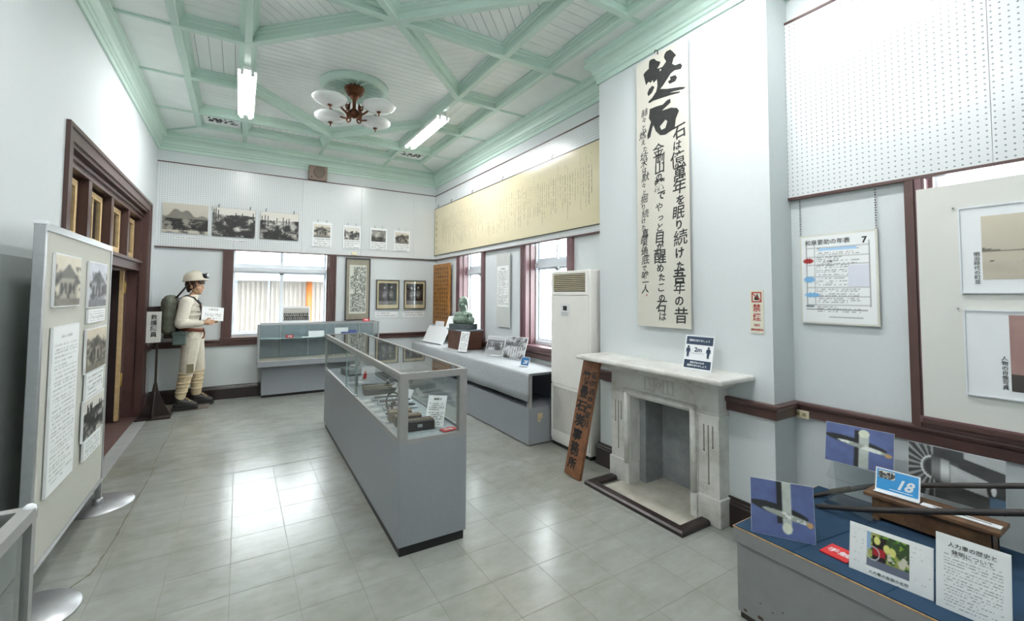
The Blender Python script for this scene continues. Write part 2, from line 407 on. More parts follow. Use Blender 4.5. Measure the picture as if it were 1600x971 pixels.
def pic_house(h, w_, seed, tone=(1, .95, .85)):
    y = np.linspace(0, 1, h)[:, None] * np.ones((1, w_)); x = np.linspace(0, 1, w_)[None] * np.ones((h, 1)); f = fbm(h, w_, seed, 6, 6)
    a = .75 + .15 * f; roof = (y > .15 + abs(x - .5) * .7) & (y < .55); a[roof] = .35; wall_ = (abs(x - .5) < .36) & (y > .45) & (y < .85); a[wall_] = .6
    for i in range(4): a[int(h * .55):int(h * .75), int(w_ * (.22 + .16 * i)):int(w_ * (.28 + .16 * i))] = .12
    a = a * np.where(y > .2, 1 - .65 * soft(f - .55), 1); a = np.where(y > .85, .3 + .3 * f, a); return gray(blur(a), tone)
def pic_text(h, w_, seed, lines, fg=.35, bg=.95, margin=.08, title=True, dens=.72, y0=.05, y1=.95, vertical=False):
    if vertical: return np.transpose(pic_text(w_, h, seed, lines, fg, bg, margin, title, dens, y0, y1), (1, 0, 2))[:, ::-1]
    a = np.full((h, w_), bg); r = rng(seed)
    for k in range(lines):
        yy = int(h * (y0 + (y1 - y0) * (k + .5) / lines)); x = margin
        end = 1 - margin - (r.random() * .4 if r.random() < .25 else 0)
        if title and k == 0: x, end = .3, .7
        if title and k == 1: continue
        ww = r.random(w_); xs = np.arange(w_) / w_; mk = (xs > x) & (xs < end) & (ww < dens); a[yy, mk] = fg + .25 * r.random(mk.sum())
        if title and k == 0 and yy + 1 < h: a[yy + 1, mk] = fg
    return gray(a, (.99, 1, 1))
def pic_plane(h, w_, flip=False, seed=3):
    y = np.linspace(0, 1, h)[:, None] * np.ones((1, w_)); x = np.linspace(0, 1, w_)[None] * np.ones((h, 1)); f = fbm(h, w_, seed, 5, 5)
    a = np.array([.33, .38, .56])[None, None] * (.85 + .35 * f)[..., None]; 
    def put(mk, col): a[mk] = (np.array(col) * (.85 + .3 * f[mk][:, None]))
    cy = .38 if not flip else .50
    e = ((x - .45) / .46) ** 2 + ((y - cy - .02 - .18 * (x - .45)) / .10) ** 2 < 1; put(e, (.12, .13, .13))
    sh = (abs(x - .55) < .10) & ((y < .8) if flip else (y > .05)); sh2 = (abs(x - .53) < .09) & (y > .08) & (y < 1.0)
    put(sh2 if not flip else (abs(x - .5) < .08) & (y < .75), (.13, .13, .14))
    body = ((abs(x - .58) < .075) & (y > .12) & (y < .99)) if not flip else ((abs(x - .58) < .07) & (y < .82)); put(body, (.72, .75, .72))
    cap_ = ((x - .58) / .08) ** 2 + ((y - (.14 if not flip else .82)) / .10) ** 2 < 1; put(cap_, (.86, .88, .80))
    w2 = ((x - .58) / .40) ** 2 + ((y - cy - .10 - .20 * (x - .58)) / .055) ** 2 < 1; put(w2, (.62, .64, .60)); w3 = w2 & (f > .55); put(w3, (.85, .87, .84))
    tip = ((x - .93) / .05) ** 2 + ((y - cy - .19) / .05) ** 2 < 1; put(tip, (.75, .6, .4)); return blur(a, 2)
def pic_lamp(h, w_):
    y = np.linspace(0, 1, h)[:, None] * np.ones((1, w_)); x = np.linspace(0, 1, w_)[None] * np.ones((h, 1)); f = fbm(h, w_, 8, 5, 5)
    a = .16 + .2 * f; cx, cy = .28, .42; th = np.arctan2((y - cy) * .6, x - cx); r = np.hypot(x - cx, (y - cy) * .6)
    ray = (np.sin(th * 22) > .2) & (x < .3) & (r > .10); a[ray] = .62; a = np.where((np.abs(r - .13) < .012) & (x < .34), .85, a)
    for c, wd, v in ((.33, .07, .45), (.42, .06, .7), (.50, .05, .35)):
        m = (abs(x - c) < wd) & (abs(y - .42 - .25 * (x - .3)) < .24 - .03 * (c - .3)); a[m] = v * (.7 + .5 * np.sin((y[m] - .2) * 7))
    m = (x > .46) & (x < .84) & (abs(y - .46 - .32 * (x - .42)) < .19 - .12 * (x - .46)); a[m] = .55 + .35 * f[m]; e = ((x - .87) / .045) ** 2 + ((y - .60) / .15) ** 2 < 1; a[e] = .15
    e = ((x - .89) / .025) ** 2 + ((y - .60) / .10) ** 2 < 1; a[e] = .9; m = (y < .3) & (x > .6); a[m] = np.where(y[m] < .12 + .3 * (x[m] - .6), .7, a[m]); o = gray(a, (.98, 1, 1))
    m = (x > .85) & (y > .72); o[m] = o[m] * .4 + np.array([.35, .5, .65]) * .6; return blur(o, 2)
def pic_rick(h, w_):
    y = np.linspace(0, 1, h)[:, None] * np.ones((1, w_)); x = np.linspace(0, 1, w_)[None] * np.ones((h, 1)); f = fbm(h, w_, 12, 6, 5); g = fbm(h, w_, 15, 5, 8)
    a = np.stack([.25 + .5 * (f > .5), .35 + .4 * (f > .48), .2 + .25 * (f > .55)], -1) * (.6 + .5 * g[..., None])
    a[(y > .78)] = (.42, .45, .52); a[(x > .5) & (y > .35) & (y < .75) & (g > .5)] = (.82, .8, .74)
    m = (abs(x - .30) < .16) & (y > .08) & (y < .78); a[m] = (.12, .08, .08); m = (abs(x - .30) < .15) & (y > .42) & (y < .65); a[m] = (.65, .12, .15)
    for cx, cy in ((.25, .2), (.48, .35), (.62, .4)): a[((x - cx) / .08) ** 2 + ((y - cy) / .12) ** 2 < 1] = (.85, .85, .5)
    r = np.hypot((x - .16) * 1.0, (y - .6) * .8); a[abs(r - .15) < .015] = (.75, .78, .8); a[(x < .1) & (y < .5)] = (.6, .72, .85); return blur(a, 1)
def pic_lady(h, w_):
    y = np.linspace(0, 1, h)[:, None] * np.ones((1, w_)); x = np.linspace(0, 1, w_)[None] * np.ones((h, 1)); f = fbm(h, w_, 31, 4, 5)
    a = np.array([.62, .50, .48])[None, None] * (.95 + .15 * f)[..., None]; m = ((x - .55) / .42) ** 2 + ((y - .78) / .38) ** 2 < 1; a[m] = (.25, .24, .24)
    m = (y > .78); a[m & (x < .95)] = (.3, .28, .27); a[((x - .62) / .1) ** 2 + ((y - .62) / .05) ** 2 < 1] = (.7, .65, .6); return a
def pic_flat(h, w_, c): return np.ones((h, w_, 3)) * np.array(c)

# ================================================================ STRUCTURE
XL, XR, YB, YF, XC, YC0, YC1, ZT = -0.99, 3.05, 7.45, -0.67, 2.80, 1.44, 2.94, 3.80
PB0, PB1 = 2.135, 3.285
# floor: sub-floor + tiles
fl = struct('floor', MB().box(XL - .2, XR + .2, YF - .2, YB + .2, -0.05, -0.0006), seam_m)
PT = 0.2917; g = 0.0016
tb = MB().box(g, PT - g, g, PT - g, -0.004, 0).mesh('tile'); tb.materials.append(tile_m)
rest = MB(); ntile = 0
tiles = []
for i in range(-4, 11):
    for j in range(-9, 21):
        x0 = i * PT; y0 = 1.7445 + (j - 1) * PT
        a, b = max(x0, XL), min(x0 + PT, XR); c, d = max(y0, YF), min(y0 + PT, YB)
        if a > b - .01 or c > d - .01: continue
        full = (a == x0 and c == y0 and b == x0 + PT and d == y0 + PT)
        hidden = (0.83 < x0 < 1.0 and 2.7 < y0 < 4.9) or (0.3 < x0 and y0 > 7.2) or (x0 > 2.6 and y0 < 1.2)
        tiles.append((y0 < 1.35 or hidden, x0, y0, a, b, c, d, full))
for far, x0, y0, a, b, c, d, full in tiles:
    if far or ntile >= 298: rest.box(a + g, b - g, c + g, d - g, -0.004, 0); continue
    ntile += 1
    if full:
        o = bpy.data.objects.new('tile', tb); C.objects.link(o); o.location = (x0, y0, 0)
    else:
        o = bpy.data.objects.new('tile', MB().box(a - x0 + g, b - x0 - g, c - y0 + g, d - y0 - g, -0.004, 0).mesh('tile')); o.data.materials.append(tile_m); C.objects.link(o); o.location = (x0, y0, 0)
    o.parent = fl
r_ = obj('tile_field', rest, tile_m, fl); r_['kind'] = 'stuff'
# worn joint line and chipped seam across the floor
cr = MB(); rnd = random.Random(4)
px, py = -0.66, 6.6
pts = [(-0.60, 6.45), (-0.585, 5.9), (-0.60, 5.2), (-0.58, 4.6), (-0.60, 4.0), (-0.61, 3.5), (-0.63, 3.2), (-0.72, 3.05), (-0.86, 3.0)]
def ribbon(mb, pts, w0, z, rnd):
    P = []
    for (a, b), (c, d) in zip(pts, pts[1:]):
        for k in range(8): t = k / 8; P.append((a + (c - a) * t + rnd.uniform(-.004, .004), b + (d - b) * t))
    Lf = []; Rt = []
    for i, p in enumerate(P):
        q = P[min(i + 1, len(P) - 1)]; o = P[max(i - 1, 0)]; d = Vector((q[0] - o[0], q[1] - o[1])).normalized(); n_ = Vector((-d.y, d.x)) * w0 * rnd.uniform(.3, 1)
        Lf.append(mb.bm.verts.new((p[0] + n_.x, p[1] + n_.y, z))); Rt.append(mb.bm.verts.new((p[0] - n_.x, p[1] - n_.y, z)))
    for i in range(len(P) - 1): mb.bm.faces.new((Lf[i], Rt[i], Rt[i + 1], Lf[i + 1]))
ribbon(cr, pts, 0.008, 0.0006, rnd)
obj('worn_joint', cr, mat('dirty_joint', '#625C50', 0.7, var=0.3, nscale=8), fl)
c2_ = MB(); ribbon(c2_, [(-0.12, 4.345), (0.3, 4.35), (0.84, 4.352)], 0.0035, 0.0008, rnd)
obj('seam_crack', c2_, mat('dark_crack', '#4E4A42', 0.8, var=0.4, nscale=30), fl)

# walls
def wallbox(name, parts, m=wall_m):
    b = MB()
    for p in parts: b.box(*p)
    return struct(name, b, m)
W2 = 0.22
bx0, bx1, bz0, bz1 = -0.11, 1.23, 0.86, 2.25       # back window opening
wallbox('wall_back', [(XL - W2, bx0, YB, YB + W2, 0, 4), (bx1, XR + W2, YB, YB + W2, 0, 4), (bx0, bx1, YB, YB + W2, 0, bz0), (bx0, bx1, YB, YB + W2, bz1, 4)])
w1 = (5.65, 6.40); w2_ = (3.68, 4.50); w4 = (-0.35, 0.80); rz0, rz1 = 0.89, 2.25
ys = [YF - W2, w4[0], w4[1], w2_[0], w2_[1], w1[0], w1[1], YB]
pr = []
for k in range(0, 8, 2): pr.append((XR, XR + W2, ys[k], ys[k + 1], 0, 4))
for a, b in (w4, w2_, w1): pr += [(XR, XR + W2, a, b, 0, rz0), (XR, XR + W2, a, b, rz1, 4)]
wallbox('wall_right', pr)
dy0, dy1, dz = 3.98, 6.93, 2.52
wallbox('wall_left', [(XL - W2, XL, YF - W2, dy0, 0, 4), (XL - W2, XL, dy1, YB, 0, 4), (XL - W2, XL, dy0, dy1, dz, 4)])
wallbox('wall_front', [(XL - W2, XR + W2, YF - W2, YF, 0, 4)])
# chimney breast with the fireplace recess
fy0, fy1, fz = 1.93, 2.53, 0.70
wallbox('wall_chimney', [(XC, XR, YC0, fy0, 0, 3.8), (XC, XR, fy1, YC1, 0, 3.8), (XC, XR, fy0, fy1, fz, 3.8)])
# corridor behind the door
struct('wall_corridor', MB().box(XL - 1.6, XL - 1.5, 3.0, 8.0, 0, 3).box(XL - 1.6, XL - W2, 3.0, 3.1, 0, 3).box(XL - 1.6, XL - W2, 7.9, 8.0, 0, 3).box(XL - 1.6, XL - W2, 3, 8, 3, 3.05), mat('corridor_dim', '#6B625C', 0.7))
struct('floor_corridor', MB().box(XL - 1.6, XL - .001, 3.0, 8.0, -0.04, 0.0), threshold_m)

# ---- ceiling
ce = struct('ceiling', MB().box(XL - .1, XR + .1, YF - .1, YB + .1, ZT + .006, ZT + .05), mintgap_m)
def clip_strip(poly, d, n, lo, hi):
    def cut(P, nv, c, keep_less):
        out = []
        for i in range(len(P)):
            a, b = P[i], P[(i + 1) % len(P)]; fa = a[0] * nv[0] + a[1] * nv[1] - c; fb = b[0] * nv[0] + b[1] * nv[1] - c
            if not keep_less: fa, fb = -fa, -fb
            if fa <= 0: out.append(a)
            if fa * fb < 0: t = fa / (fa - fb); out.append((a[0] + (b[0] - a[0]) * t, a[1] + (b[1] - a[1]) * t))
        return out
    P = cut(poly, n, hi, True)
    return cut(P, n, lo, False) if len(P) > 2 else []
def boards(poly, ang, pitch=0.078, zz=ZT):
    d = (math.cos(ang), math.sin(ang)); n = (-d[1], d[0]); vals = [p[0] * n[0] + p[1] * n[1] for p in poly]; lo = min(vals); hi = max(vals)
    k = 0; N = max(1, round((hi - lo) / pitch)); st = (hi - lo) / N
    for k in range(N):
        P = clip_strip(poly, d, n, lo + k * st + .0022, lo + (k + 1) * st - .0022)
        Q = [P[i] for i in range(len(P)) if math.hypot(P[i][0] - P[i - 1][0], P[i][1] - P[i - 1][1]) > 1e-4] if P else []
        if len(Q) < 3: continue
        cx = sum(p[0] for p in Q) / len(Q); cy = sum(p[1] for p in Q) / len(Q)
        o = obj('board', MB().prism([(a - cx, b - cy) for a, b in Q], -0.001, 0.006), mint2_m, ce); o.location = (cx, cy, zz)
xs = [-0.51, 0.01, 1.03, 2.05, 2.56]; Y = [-0.17, 0.34, 1.35, 2.37, 3.39, 4.41, 5.42, 6.44, 6.95]
x0_, xa, xm, xb, x1_ = xs
boards([(xm, 3.39), (xb, 4.41), (xb, 5.42), (xm, 6.44), (xa, 5.42), (xa, 4.41)], 0, 0.085)
q = PI / 4
boards([(xa, 4.41), (xa, 3.39), (xm, 3.39)], q); boards([(xb, 4.41), (xb, 3.39), (xm, 3.39)], -q)
boards([(xm, 3.39), (xb, 3.39), (xb, 2.37)], q); boards([(xm, 3.39), (xa, 3.39), (xa, 2.37)], -q)
boards([(xa, 5.42), (xa, 6.44), (xm, 6.44)], -q); boards([(xb, 5.42), (xb, 6.44), (xm, 6.44)], q)
boards([(xm, 3.39), (xb, 2.37), (xb, 1.35), (xm, .34), (xa, 1.35), (xa, 2.37)], 0, 0.17)
for (a, b, s) in ((x0_, xa, 0), (xb, x1_, 1)):
    for (c, d), dr in zip(((2.37, 3.39), (3.39, 4.41), (4.41, 5.42), (5.42, 6.44)), (0, 0, 1, 0)):
        boards([(a, c), (b, c), (b, d), (a, d)], dr * PI / 2, 0.10)
    for c, d in ((6.44, 6.95), (1.35, 2.37), (.34, 1.35), (-.17, .34)): boards([(a, c), (b, c), (b, d), (a, d)], 0, 1.2)
for a, b in ((xa, xm), (xm, xb)): boards([(a, 6.44), (b, 6.44), (b, 6.95), (a, 6.95)], PI / 2, 0.085); boards([(a, -.17), (b, -.17), (b, .34), (a, .34)], 0, 1.2)
boards([(xm, .34), (xb, .34), (xb, 1.35)], 0, 1.2); boards([(xm, .34), (xa, .34), (xa, 1.35)], 0, 1.2)
ZBORD = 3.708
for c, d in zip([YF] + Y, Y + [YB]):
    boards([(XL, c), (x0_, c), (x0_, d), (XL, d)], 0, 1.2, ZBORD); boards([(x1_, c), (XR, c), (XR, d), (x1_, d)], 0, 1.2, ZBORD)
for a, b in zip(xs, xs[1:]): boards([(a, 6.95), (b, 6.95), (b, YB), (a, YB)], 0, 1.2, ZBORD); boards([(a, YF), (b, YF), (b, -.17), (a, -.17)], 0, 1.2, ZBORD)
def beam(p, q_, w_=0.062, z=3.698, small=False):
    a = Vector(p); b = Vector(q_); d = b - a
    if not small:            # crossing beams differ by fractions of a millimetre so that faces never coincide
        beam.n = getattr(beam, 'n', 0) + 1; z = z - .00007 * beam.n; w_ = w_ + .0004 * (beam.n % 3)
    ln = d.length; M = T(a.x, a.y, 0) @ Matrix.Rotation(math.atan2(d.y, d.x), 4, 'Z'); mb = MB()
    if small: mb.box(0, ln, -.014, .014, z, ZBORD + .004, M); mb.box(0, ln, -.024, .024, ZBORD - .006, ZBORD + .004, M)
    else:
        e = 0.031
        d = d.normalized() * .0295; p = (a.x - d.x, a.y - d.y); q_ = (b.x + d.x, b.y + d.y)
        mb.sweep([(p[0], p[1]), (q_[0], q_[1])], [(-.072, ZT), (-.072, ZT - .016), (-.058, ZT - .026), (-.058, ZT - .036), (-.046, ZT - .046), (-w_ / 2, ZT - .052), (-w_ / 2, z + .006), (-w_ / 2 + .006, z),
                 (w_ / 2 - .006, z), (w_ / 2, z + .006), (w_ / 2, ZT - .052), (.046, ZT - .046), (.058, ZT - .036), (.058, ZT - .026), (.072, ZT - .016), (.072, ZT)])
    return obj('beam', mb, mint_m, ce)
for x in (x0_, xa, xb, x1_):
    for a, b in zip(Y, Y[1:]): beam((x, a), (x, b))
for y in (-.17, .34, 6.44, 6.95):
    for a, b in zip(xs, xs[1:]): beam((a, y), (b, y))
for y in (1.35, 2.37, 4.41, 5.42): beam((x0_, y), (xa, y)); beam((xb, y), (x1_, y))
for a, b in zip(xs, xs[1:]): beam((a, 3.39), (b, 3.39))
for s in (1, -1):
    for a, b in (((xm, 3.39), (xb, 3.39 + s * 1.02)), ((xm, 3.39), (xa, 3.39 + s * 1.02)), ((xm, 3.39 + s * 3.05), (xb, 3.39 + s * 2.03)), ((xm, 3.39 + s * 3.05), (xa, 3.39 + s * 2.03))): beam(a, b)
beam((xm, 6.44), (xm, 6.95))
for y in Y[1:-1]: beam((x0_ - .03, y), (XL + .08, y), z=3.694, small=True); beam((x1_ + .03, y), (XR - .08, y), z=3.694, small=True)
for x in (xa, xm, xb): beam((x, 6.98), (x, YB - .08), z=3.694, small=True)
beam((x0_, 6.95), (XL + .085, YB - .085), z=3.694, small=True); beam((x1_, 6.95), (XR - .085, YB - .085), z=3.694, small=True)
# medallion
m_ = MB().lathe([(.0, 3.797), (.16, 3.797), (.24, 3.782), (.27, 3.775), (.285, 3.745), (.31, 3.735), (.33, 3.748), (.345, 3.765), (.36, 3.772), (.365, ZT), (0, ZT)], 48, T(xm, 4.92, 0))
for k in range(16): m_.box(.10, .265, -.002, .002, 3.772, 3.795, T(xm, 4.92, 0) @ RZ(k * 22.5))
obj('medallion', m_, mint_m, ce)
# vents
def vent(x, y):
    o = obj('ceiling_vent', MB().box(-.205, .205, -.19, .19, 3.742, 3.799), mint2_m, None, M=T(x, y, 0))
    r = random.Random(int(x * 100)); mb = MB()
    for k in range(34):
        a = r.uniform(-.15, .15); b = r.uniform(-.07, .07); mb.tube([(a, b, 3.7412), (a + r.uniform(-.02, .02), b + r.uniform(-.02, .02), 3.7412), (a + r.uniform(-.03, .03), b + r.uniform(-.02, .02), 3.7412)], .0075, 5)
    obj('fretwork_opening', mb, kick_m, o)['kind'] = 'stuff'; return o
tag(vent(-0.25, 6.69), 'small fretwork ceiling vent in the far left coffer beside the left tube light', 'vent')
tag(vent(2.31, 6.69), 'small fretwork ceiling vent in the far right coffer behind the slanting tube light', 'vent')
# cornice
CP = [(0, 3.455), (.018, 3.455), (.018, 3.50), (.03, 3.508), (.03, 3.53), (.042, 3.54), (.05, 3.575), (.07, 3.605), (.098, 3.62), (.098, 3.645), (.084, 3.652), (.084, 3.672), (.094, 3.678), (.094, 3.715), (0, 3.715)]
path = [(XL, YF), (XL, YB), (XR, YB), (XR, YC1), (XC, YC1), (XC, YC0), (XR, YC0), (XR, YF), (XL, YF)]
struct('trim_1', MB().sweep(path, CP, flip=True), mint_m)
# chair rails, baseboards
RP = [(0, .75), (.022, .75), (.022, .80), (.03, .806), (.036, .815), (.04, .825), (.038, .835), (.03, .84), (0, .84)]
BP = [(0, 0), (.03, 0), (.03, .145), (.024, .155), (.024, .165), (.016, .175), (.012, .19), (0, .19)]
def rail(name, pts, prof, m): return struct(name, MB().sweep(pts, prof, flip=True), m)
rail('trim_2', [(XL, 7.03), (XL, YB), (XR, YB), (XR, YC1), (XC, YC1), (XC, 2.70)], RP, brown_m)
rail('trim_3', [(XC, 1.735), (XC, YC0), (XR, YC0), (XR, YF)], RP, brown_m)
rail('baseboard_back', [(XL, 7.03), (XL, YB), (XR, YB)], BP, base_m)
rail('baseboard_right', [(XR, YB), (XR, YC1), (XC, YC1), (XC, 2.70)], BP, base_m)
rail('baseboard_chimney', [(XC, 1.735), (XC, YC0), (XR, YC0), (XR, YF)], BP, base_m)
rail('baseboard_left', [(XL, YF), (XL, 3.87)], BP, base_m)
tag(obj('grey_partition', MB().box(XL + .004, XL + .034, .15, 3.35, .02, 1.68), mat('partition_grey', '#A9B0B0', .8, var=.04)), 'plain grey partition leaning on the left wall behind the display board', 'partition')

# ---- pegboards
def pegboard(label, M, w_, m, seams):
    t = thing('pegboard', label, 'pegboard', M, 'white pegboards round the upper walls'); h = PB1 - PB0
    e = [0] + seams + [w_]
    for a, b in zip(e, e[1:]): obj('panel', MB().box(a + .001, b - .001, .0, h, 0.001, .028), m, t)
    obj('top_trim', MB().box(0, w_, h, h + .014, 0, .034), brown_m, t); obj('bottom_trim', MB().box(0, w_, -.016, 0, 0, .036), brown_m, t)
pegboard('long white pegboard above the far window, holding seven black and white photographs', on_back(XL, PB0), XR - XL - .0, peg_x, [.90, 1.80, 2.70, 3.60])
pegboard('white pegboard on the right wall behind the long yellowed sheet', on_right(YB - .03, PB0), YB - .03 - YC1, peg_y, [.9, 1.8, 2.7, 3.6])
pegboard('large white pegboard at top right above the chronology poster', on_right(YC0, PB0), YC0 - YF, peg_y, [.9, 1.8])

# ---- windows
def window(name, M, w_, h_, depth=.13, cas=.09, tz=.62, ct=None):
    """local: x along the wall, y up, z toward the room; origin at opening's lower left on the wall face"""
    fr = struct(name, MB().box(0, .03, 0, h_, -.21, -depth).box(w_ - .03, w_, 0, h_, -.21, -depth).box(.03, w_ - .03, 0, .045, -.21, -depth).box(.03, w_ - .03, h_ - .03, h_, -.21, -depth), sash_m)
    fr.matrix_world = M; ROOT[fr] = M; ct = PB0 - .017 - M.translation.z
    cs = MB()
    for a, b, s in ((-cas, 0, 1), (w_, w_ + cas, -1)):
        cs.box(a, b, -cas, ct, 0, .022); cs.box(a + (.0 if s > 0 else cas - .025), a + (.025 if s > 0 else cas), -cas, ct, .022, .036); cs.box(a + .036, b - .036, -cas, ct, .022, .03)
        e = 0 if s > 0 else w_; cs.box(min(e, e - s * .012), max(e, e - s * .012), 0, h_, -depth, 0.01) if False else cs.box(min(e, e + s * .014), max(e, e + s * .014), 0, ct, -depth - .02, .02)
        cs.box(min(e, e + s * .03), max(e, e + s * .03), 0, h_, -.075, -.045)
    obj('casing', cs, brown_highlight_m if name != 'window_1' else brown_m, fr)
    obj('sill', MB().box(-cas - .01, w_ + cas + .01, -.03, 0.004, -depth, .045).box(-cas, w_ + cas, -.075, -.03, 0, .028), brown_highlight_m if name != 'window_1' else brown_m, fr)
    top = tz * h_
    obj('transom', MB().box(.0, w_, top, top + .05, -.2, -depth + .01).box(.03, w_ - .03, top + .05, top + .085, -.19, -.15), sash_m, fr)
    for k in range(2):                         # two lower sliding sashes, two upper
        a = .03 + k * (w_ - .06) / 2; b = a + (w_ - .06) / 2; zz = -.165 - .02 * k
        for nm, lo, hi in (('lower_sash', .045, top), ('upper_sash', top + .085, h_ - .03)):
            s = obj(nm, MB().box(a, a + .022, lo, hi, zz - .018, zz).box(b - .022, b, lo, hi, zz - .018, zz).box(a + .022, b - .022, lo, lo + .03, zz - .018, zz).box(a + .022, b - .022, hi - .025, hi, zz - .018, zz), sash_m, fr)
            obj('pane', MB().box(a + .02, b - .02, lo + .02, hi - .02, zz - .011, zz - .008), glass_m, s)
    lk = MB().box(w_ / 2 - .03, w_ / 2 + .03, top - .04, top - .025, -.165, -.15)
    obj('latch', lk, steel_m, fr)
    return fr
window('window_1', on_back(bx0, bz0), bx1 - bx0, bz1 - bz0, .09, .10, .70)
window('window_2', on_right(w1[1], rz0), w1[1] - w1[0], rz1 - rz0, tz=.70)
window('window_3', on_right(w2_[1], rz0), w2_[1] - w2_[0], rz1 - rz0, tz=.70)
window('window_4', on_right(w4[1], rz0), w4[1] - w4[0], rz1 - rz0, cas=.02, tz=.70)

# ---- door in the left wall: deep maroon frame with a three-light transom
Md = on_left(dy0, 0, XL); dw = dy1 - dy0
d = struct('door_1', MB().box(-.11, 0, 0, dz + .11, 0, .015).box(dw, dw + .11, 0, dz + .11, 0, .015).box(0, dw, dz, dz + .11, 0, .015)
           .box(-.11, -.08, 0, dz + .11, .015, .024).box(dw + .08, dw + .11, 0, dz + .11, .015, .024).box(-.08, dw + .08, dz + .08, dz + .11, .015, .024)
           .box(-.012, 0.012, 0, dz, -.22, .0).box(dw - .03, dw, 0, dz, -.22, 0).box(0, dw, dz - .03, dz, -.22, 0), brown_m)
d.matrix_world = Md; ROOT[d] = Md
zt0 = 1.86
obj('transom_rail', MB().box(0.01, dw - .03, zt0 - .09, zt0, -.17, -.06).box(0.01, dw - .03, zt0, zt0 + .03, -.18, -.03), brown_m, d)
obj('head_moulding', MB().box(.01, dw - .03, dz - .12, dz - .03, -.15, -.05).box(.01, dw - .03, dz - .075, dz - .055, -.05, -.03), brown_m, d)
obj('jamb_panel', MB().box(dw - .17, dw - .03, 0, zt0 - .09, -.215, -.17).box(dw - .05, dw - .03, 0, dz, -.06, 0.01).box(dw - .045, dw - .028, .3, 1.5, -.19, -.08), brown_m, d)
obj('plinth_block', MB().box(dw + .0, dw + .115, 0, .26, .015, .034), brown_m, d)
nl = 4; lw = (dw - .05) / nl
for k in range(nl + 1):
    a = .01 + k * lw; obj('mullion', MB().box(a - .045, a + .045, zt0 + .03, dz - .12, -.17, -.055), brown_m, d)
for k in range(nl):
    a = .055 + k * lw + .05; b = .01 + (k + 1) * lw - .045 - .05; s = MB(); lo, hi = zt0 + .06, dz - .15
    s.box(a, a + .05, lo, hi, -.14, -.11).box(b - .05, b, lo, hi, -.14, -.11).box(a + .05, b - .05, lo, lo + .05, -.14, -.11).box(a + .05, b - .05, hi - .05, hi, -.14, -.11).box((a + b) / 2 - .012, (a + b) / 2 + .012, lo + .05, hi - .05, -.135, -.115)
    o = obj('transom_light', s, wood_l, d); obj('pane', MB().box(a + .04, b - .04, lo + .04, hi - .04, -.128, -.124), glass_m, o)
# open door leaf with pale edge, folded back against the far jamb
lf = obj('door_leaf', MB().box(dw - .24, dw - .20, .02, zt0 - .1, -.92, -.2), mat('dark_door', '#2A201E', 0.4), d)
obj('leaf_edge', MB().box(dw - .245, dw - .19, .02, zt0 - .1, -.205, -.17), wood_l, lf)
for z in (.42, 1.5): obj('hinge', MB().box(dw - .19, dw - .165, z, z + .13, -.19, -.165).cyl((dw - .178, z - .01, -.163), (dw - .178, z + .14, -.163), .009, n=8), mat('brass', '#B79A5E', 0.35, 0.7), lf)
struct('trim_5', MB().box(XL - .02, XL + .10, dy0, dy1, 0.0005, .006), mat('grey_sill_strip', '#9A9C9A', .5))
# light switch plate and outlets
t = thing('wall_outlet', 'cream double wall outlet mounted on the brown rail at the right', 'outlet', on_right(1.435, .742, 3.028))
obj('plate', MB().box(0, .085, 0, .048, 0, .012, bev=.002), ivory_m, t)
for k in range(2): obj('socket', MB().box(.012 + k * .036, .036 + k * .036, .012, .036, .011, .0135), mat('outlet_slot', '#B9AE86', .5), t)
for k in range(2):
    for s in (0, 1): obj('slot', MB().box(.018 + k * .036 + s * .009, .021 + k * .036 + s * .009, .018, .03, .0134, .0142), kick_m, t)
t = obj('switch_plate', MB().box(0, .07, 0, .11, 0, .008, bev=.002).box(.02, .05, .035, .075, .008, .012), white_m, None, M=on_back(-.50, 1.22)); tag(t, 'plain white switch plate on the far wall left of the window', 'switch')

# ================================================================ EXTERIOR
def ext(name, label, cat, parts, m, M=None):
    b = MB()
    for p in parts: b.box(*p)
    return tag(obj(name, b, m), label, cat)
t = thing('outbuilding', 'low beige ribbed outbuilding seen through the far window', 'building', (0, 9.4, 0))
sd = MB(); sd.box(-5, 7, 9.45, 9.6, -.5, 1.74)
for k in range(150): sd.box(-5 + k * .08, -5 + k * .08 + .04, 9.435, 9.45, -.5, 1.74)
obj('siding', sd, siding_m, t, True); obj('eave', MB().box(-5, 7, 9.1, 9.6, 1.74, 1.90), mat('eave_grey', '#BFC4CA', .6), t, True)
rf = MB()
for k in range(6): rf.box(-5, 7, 9.1 + k * .3, 9.4 + k * .3, 1.9 + k * .1, 1.93 + k * .1)
obj('roof', rf, white_m, t, True)
for x in (-.05, .48, 1.52): obj('downpipe', MB().cyl((x, 9.42, -.5), (x, 9.42, 1.74), .02), sash_m, t, True)
tag(obj('orange_pole', MB().cyl((1.17, 9.3, -.5), (1.17, 9.3, 1.74), .055, n=20), orange_m), 'orange pole standing outside the far window', 'pole')
ext('concrete_wall', 'pale concrete wall outside the right hand windows', 'wall', [(5.0, 5.2, -1, 9, -.5, .98), (4.95, 5.25, -1, 9, .98, 1.03)], ext_m)
struct('ground_outside', MB().box(-8, 12, -6, 16, -.6, -.5), ext_m)

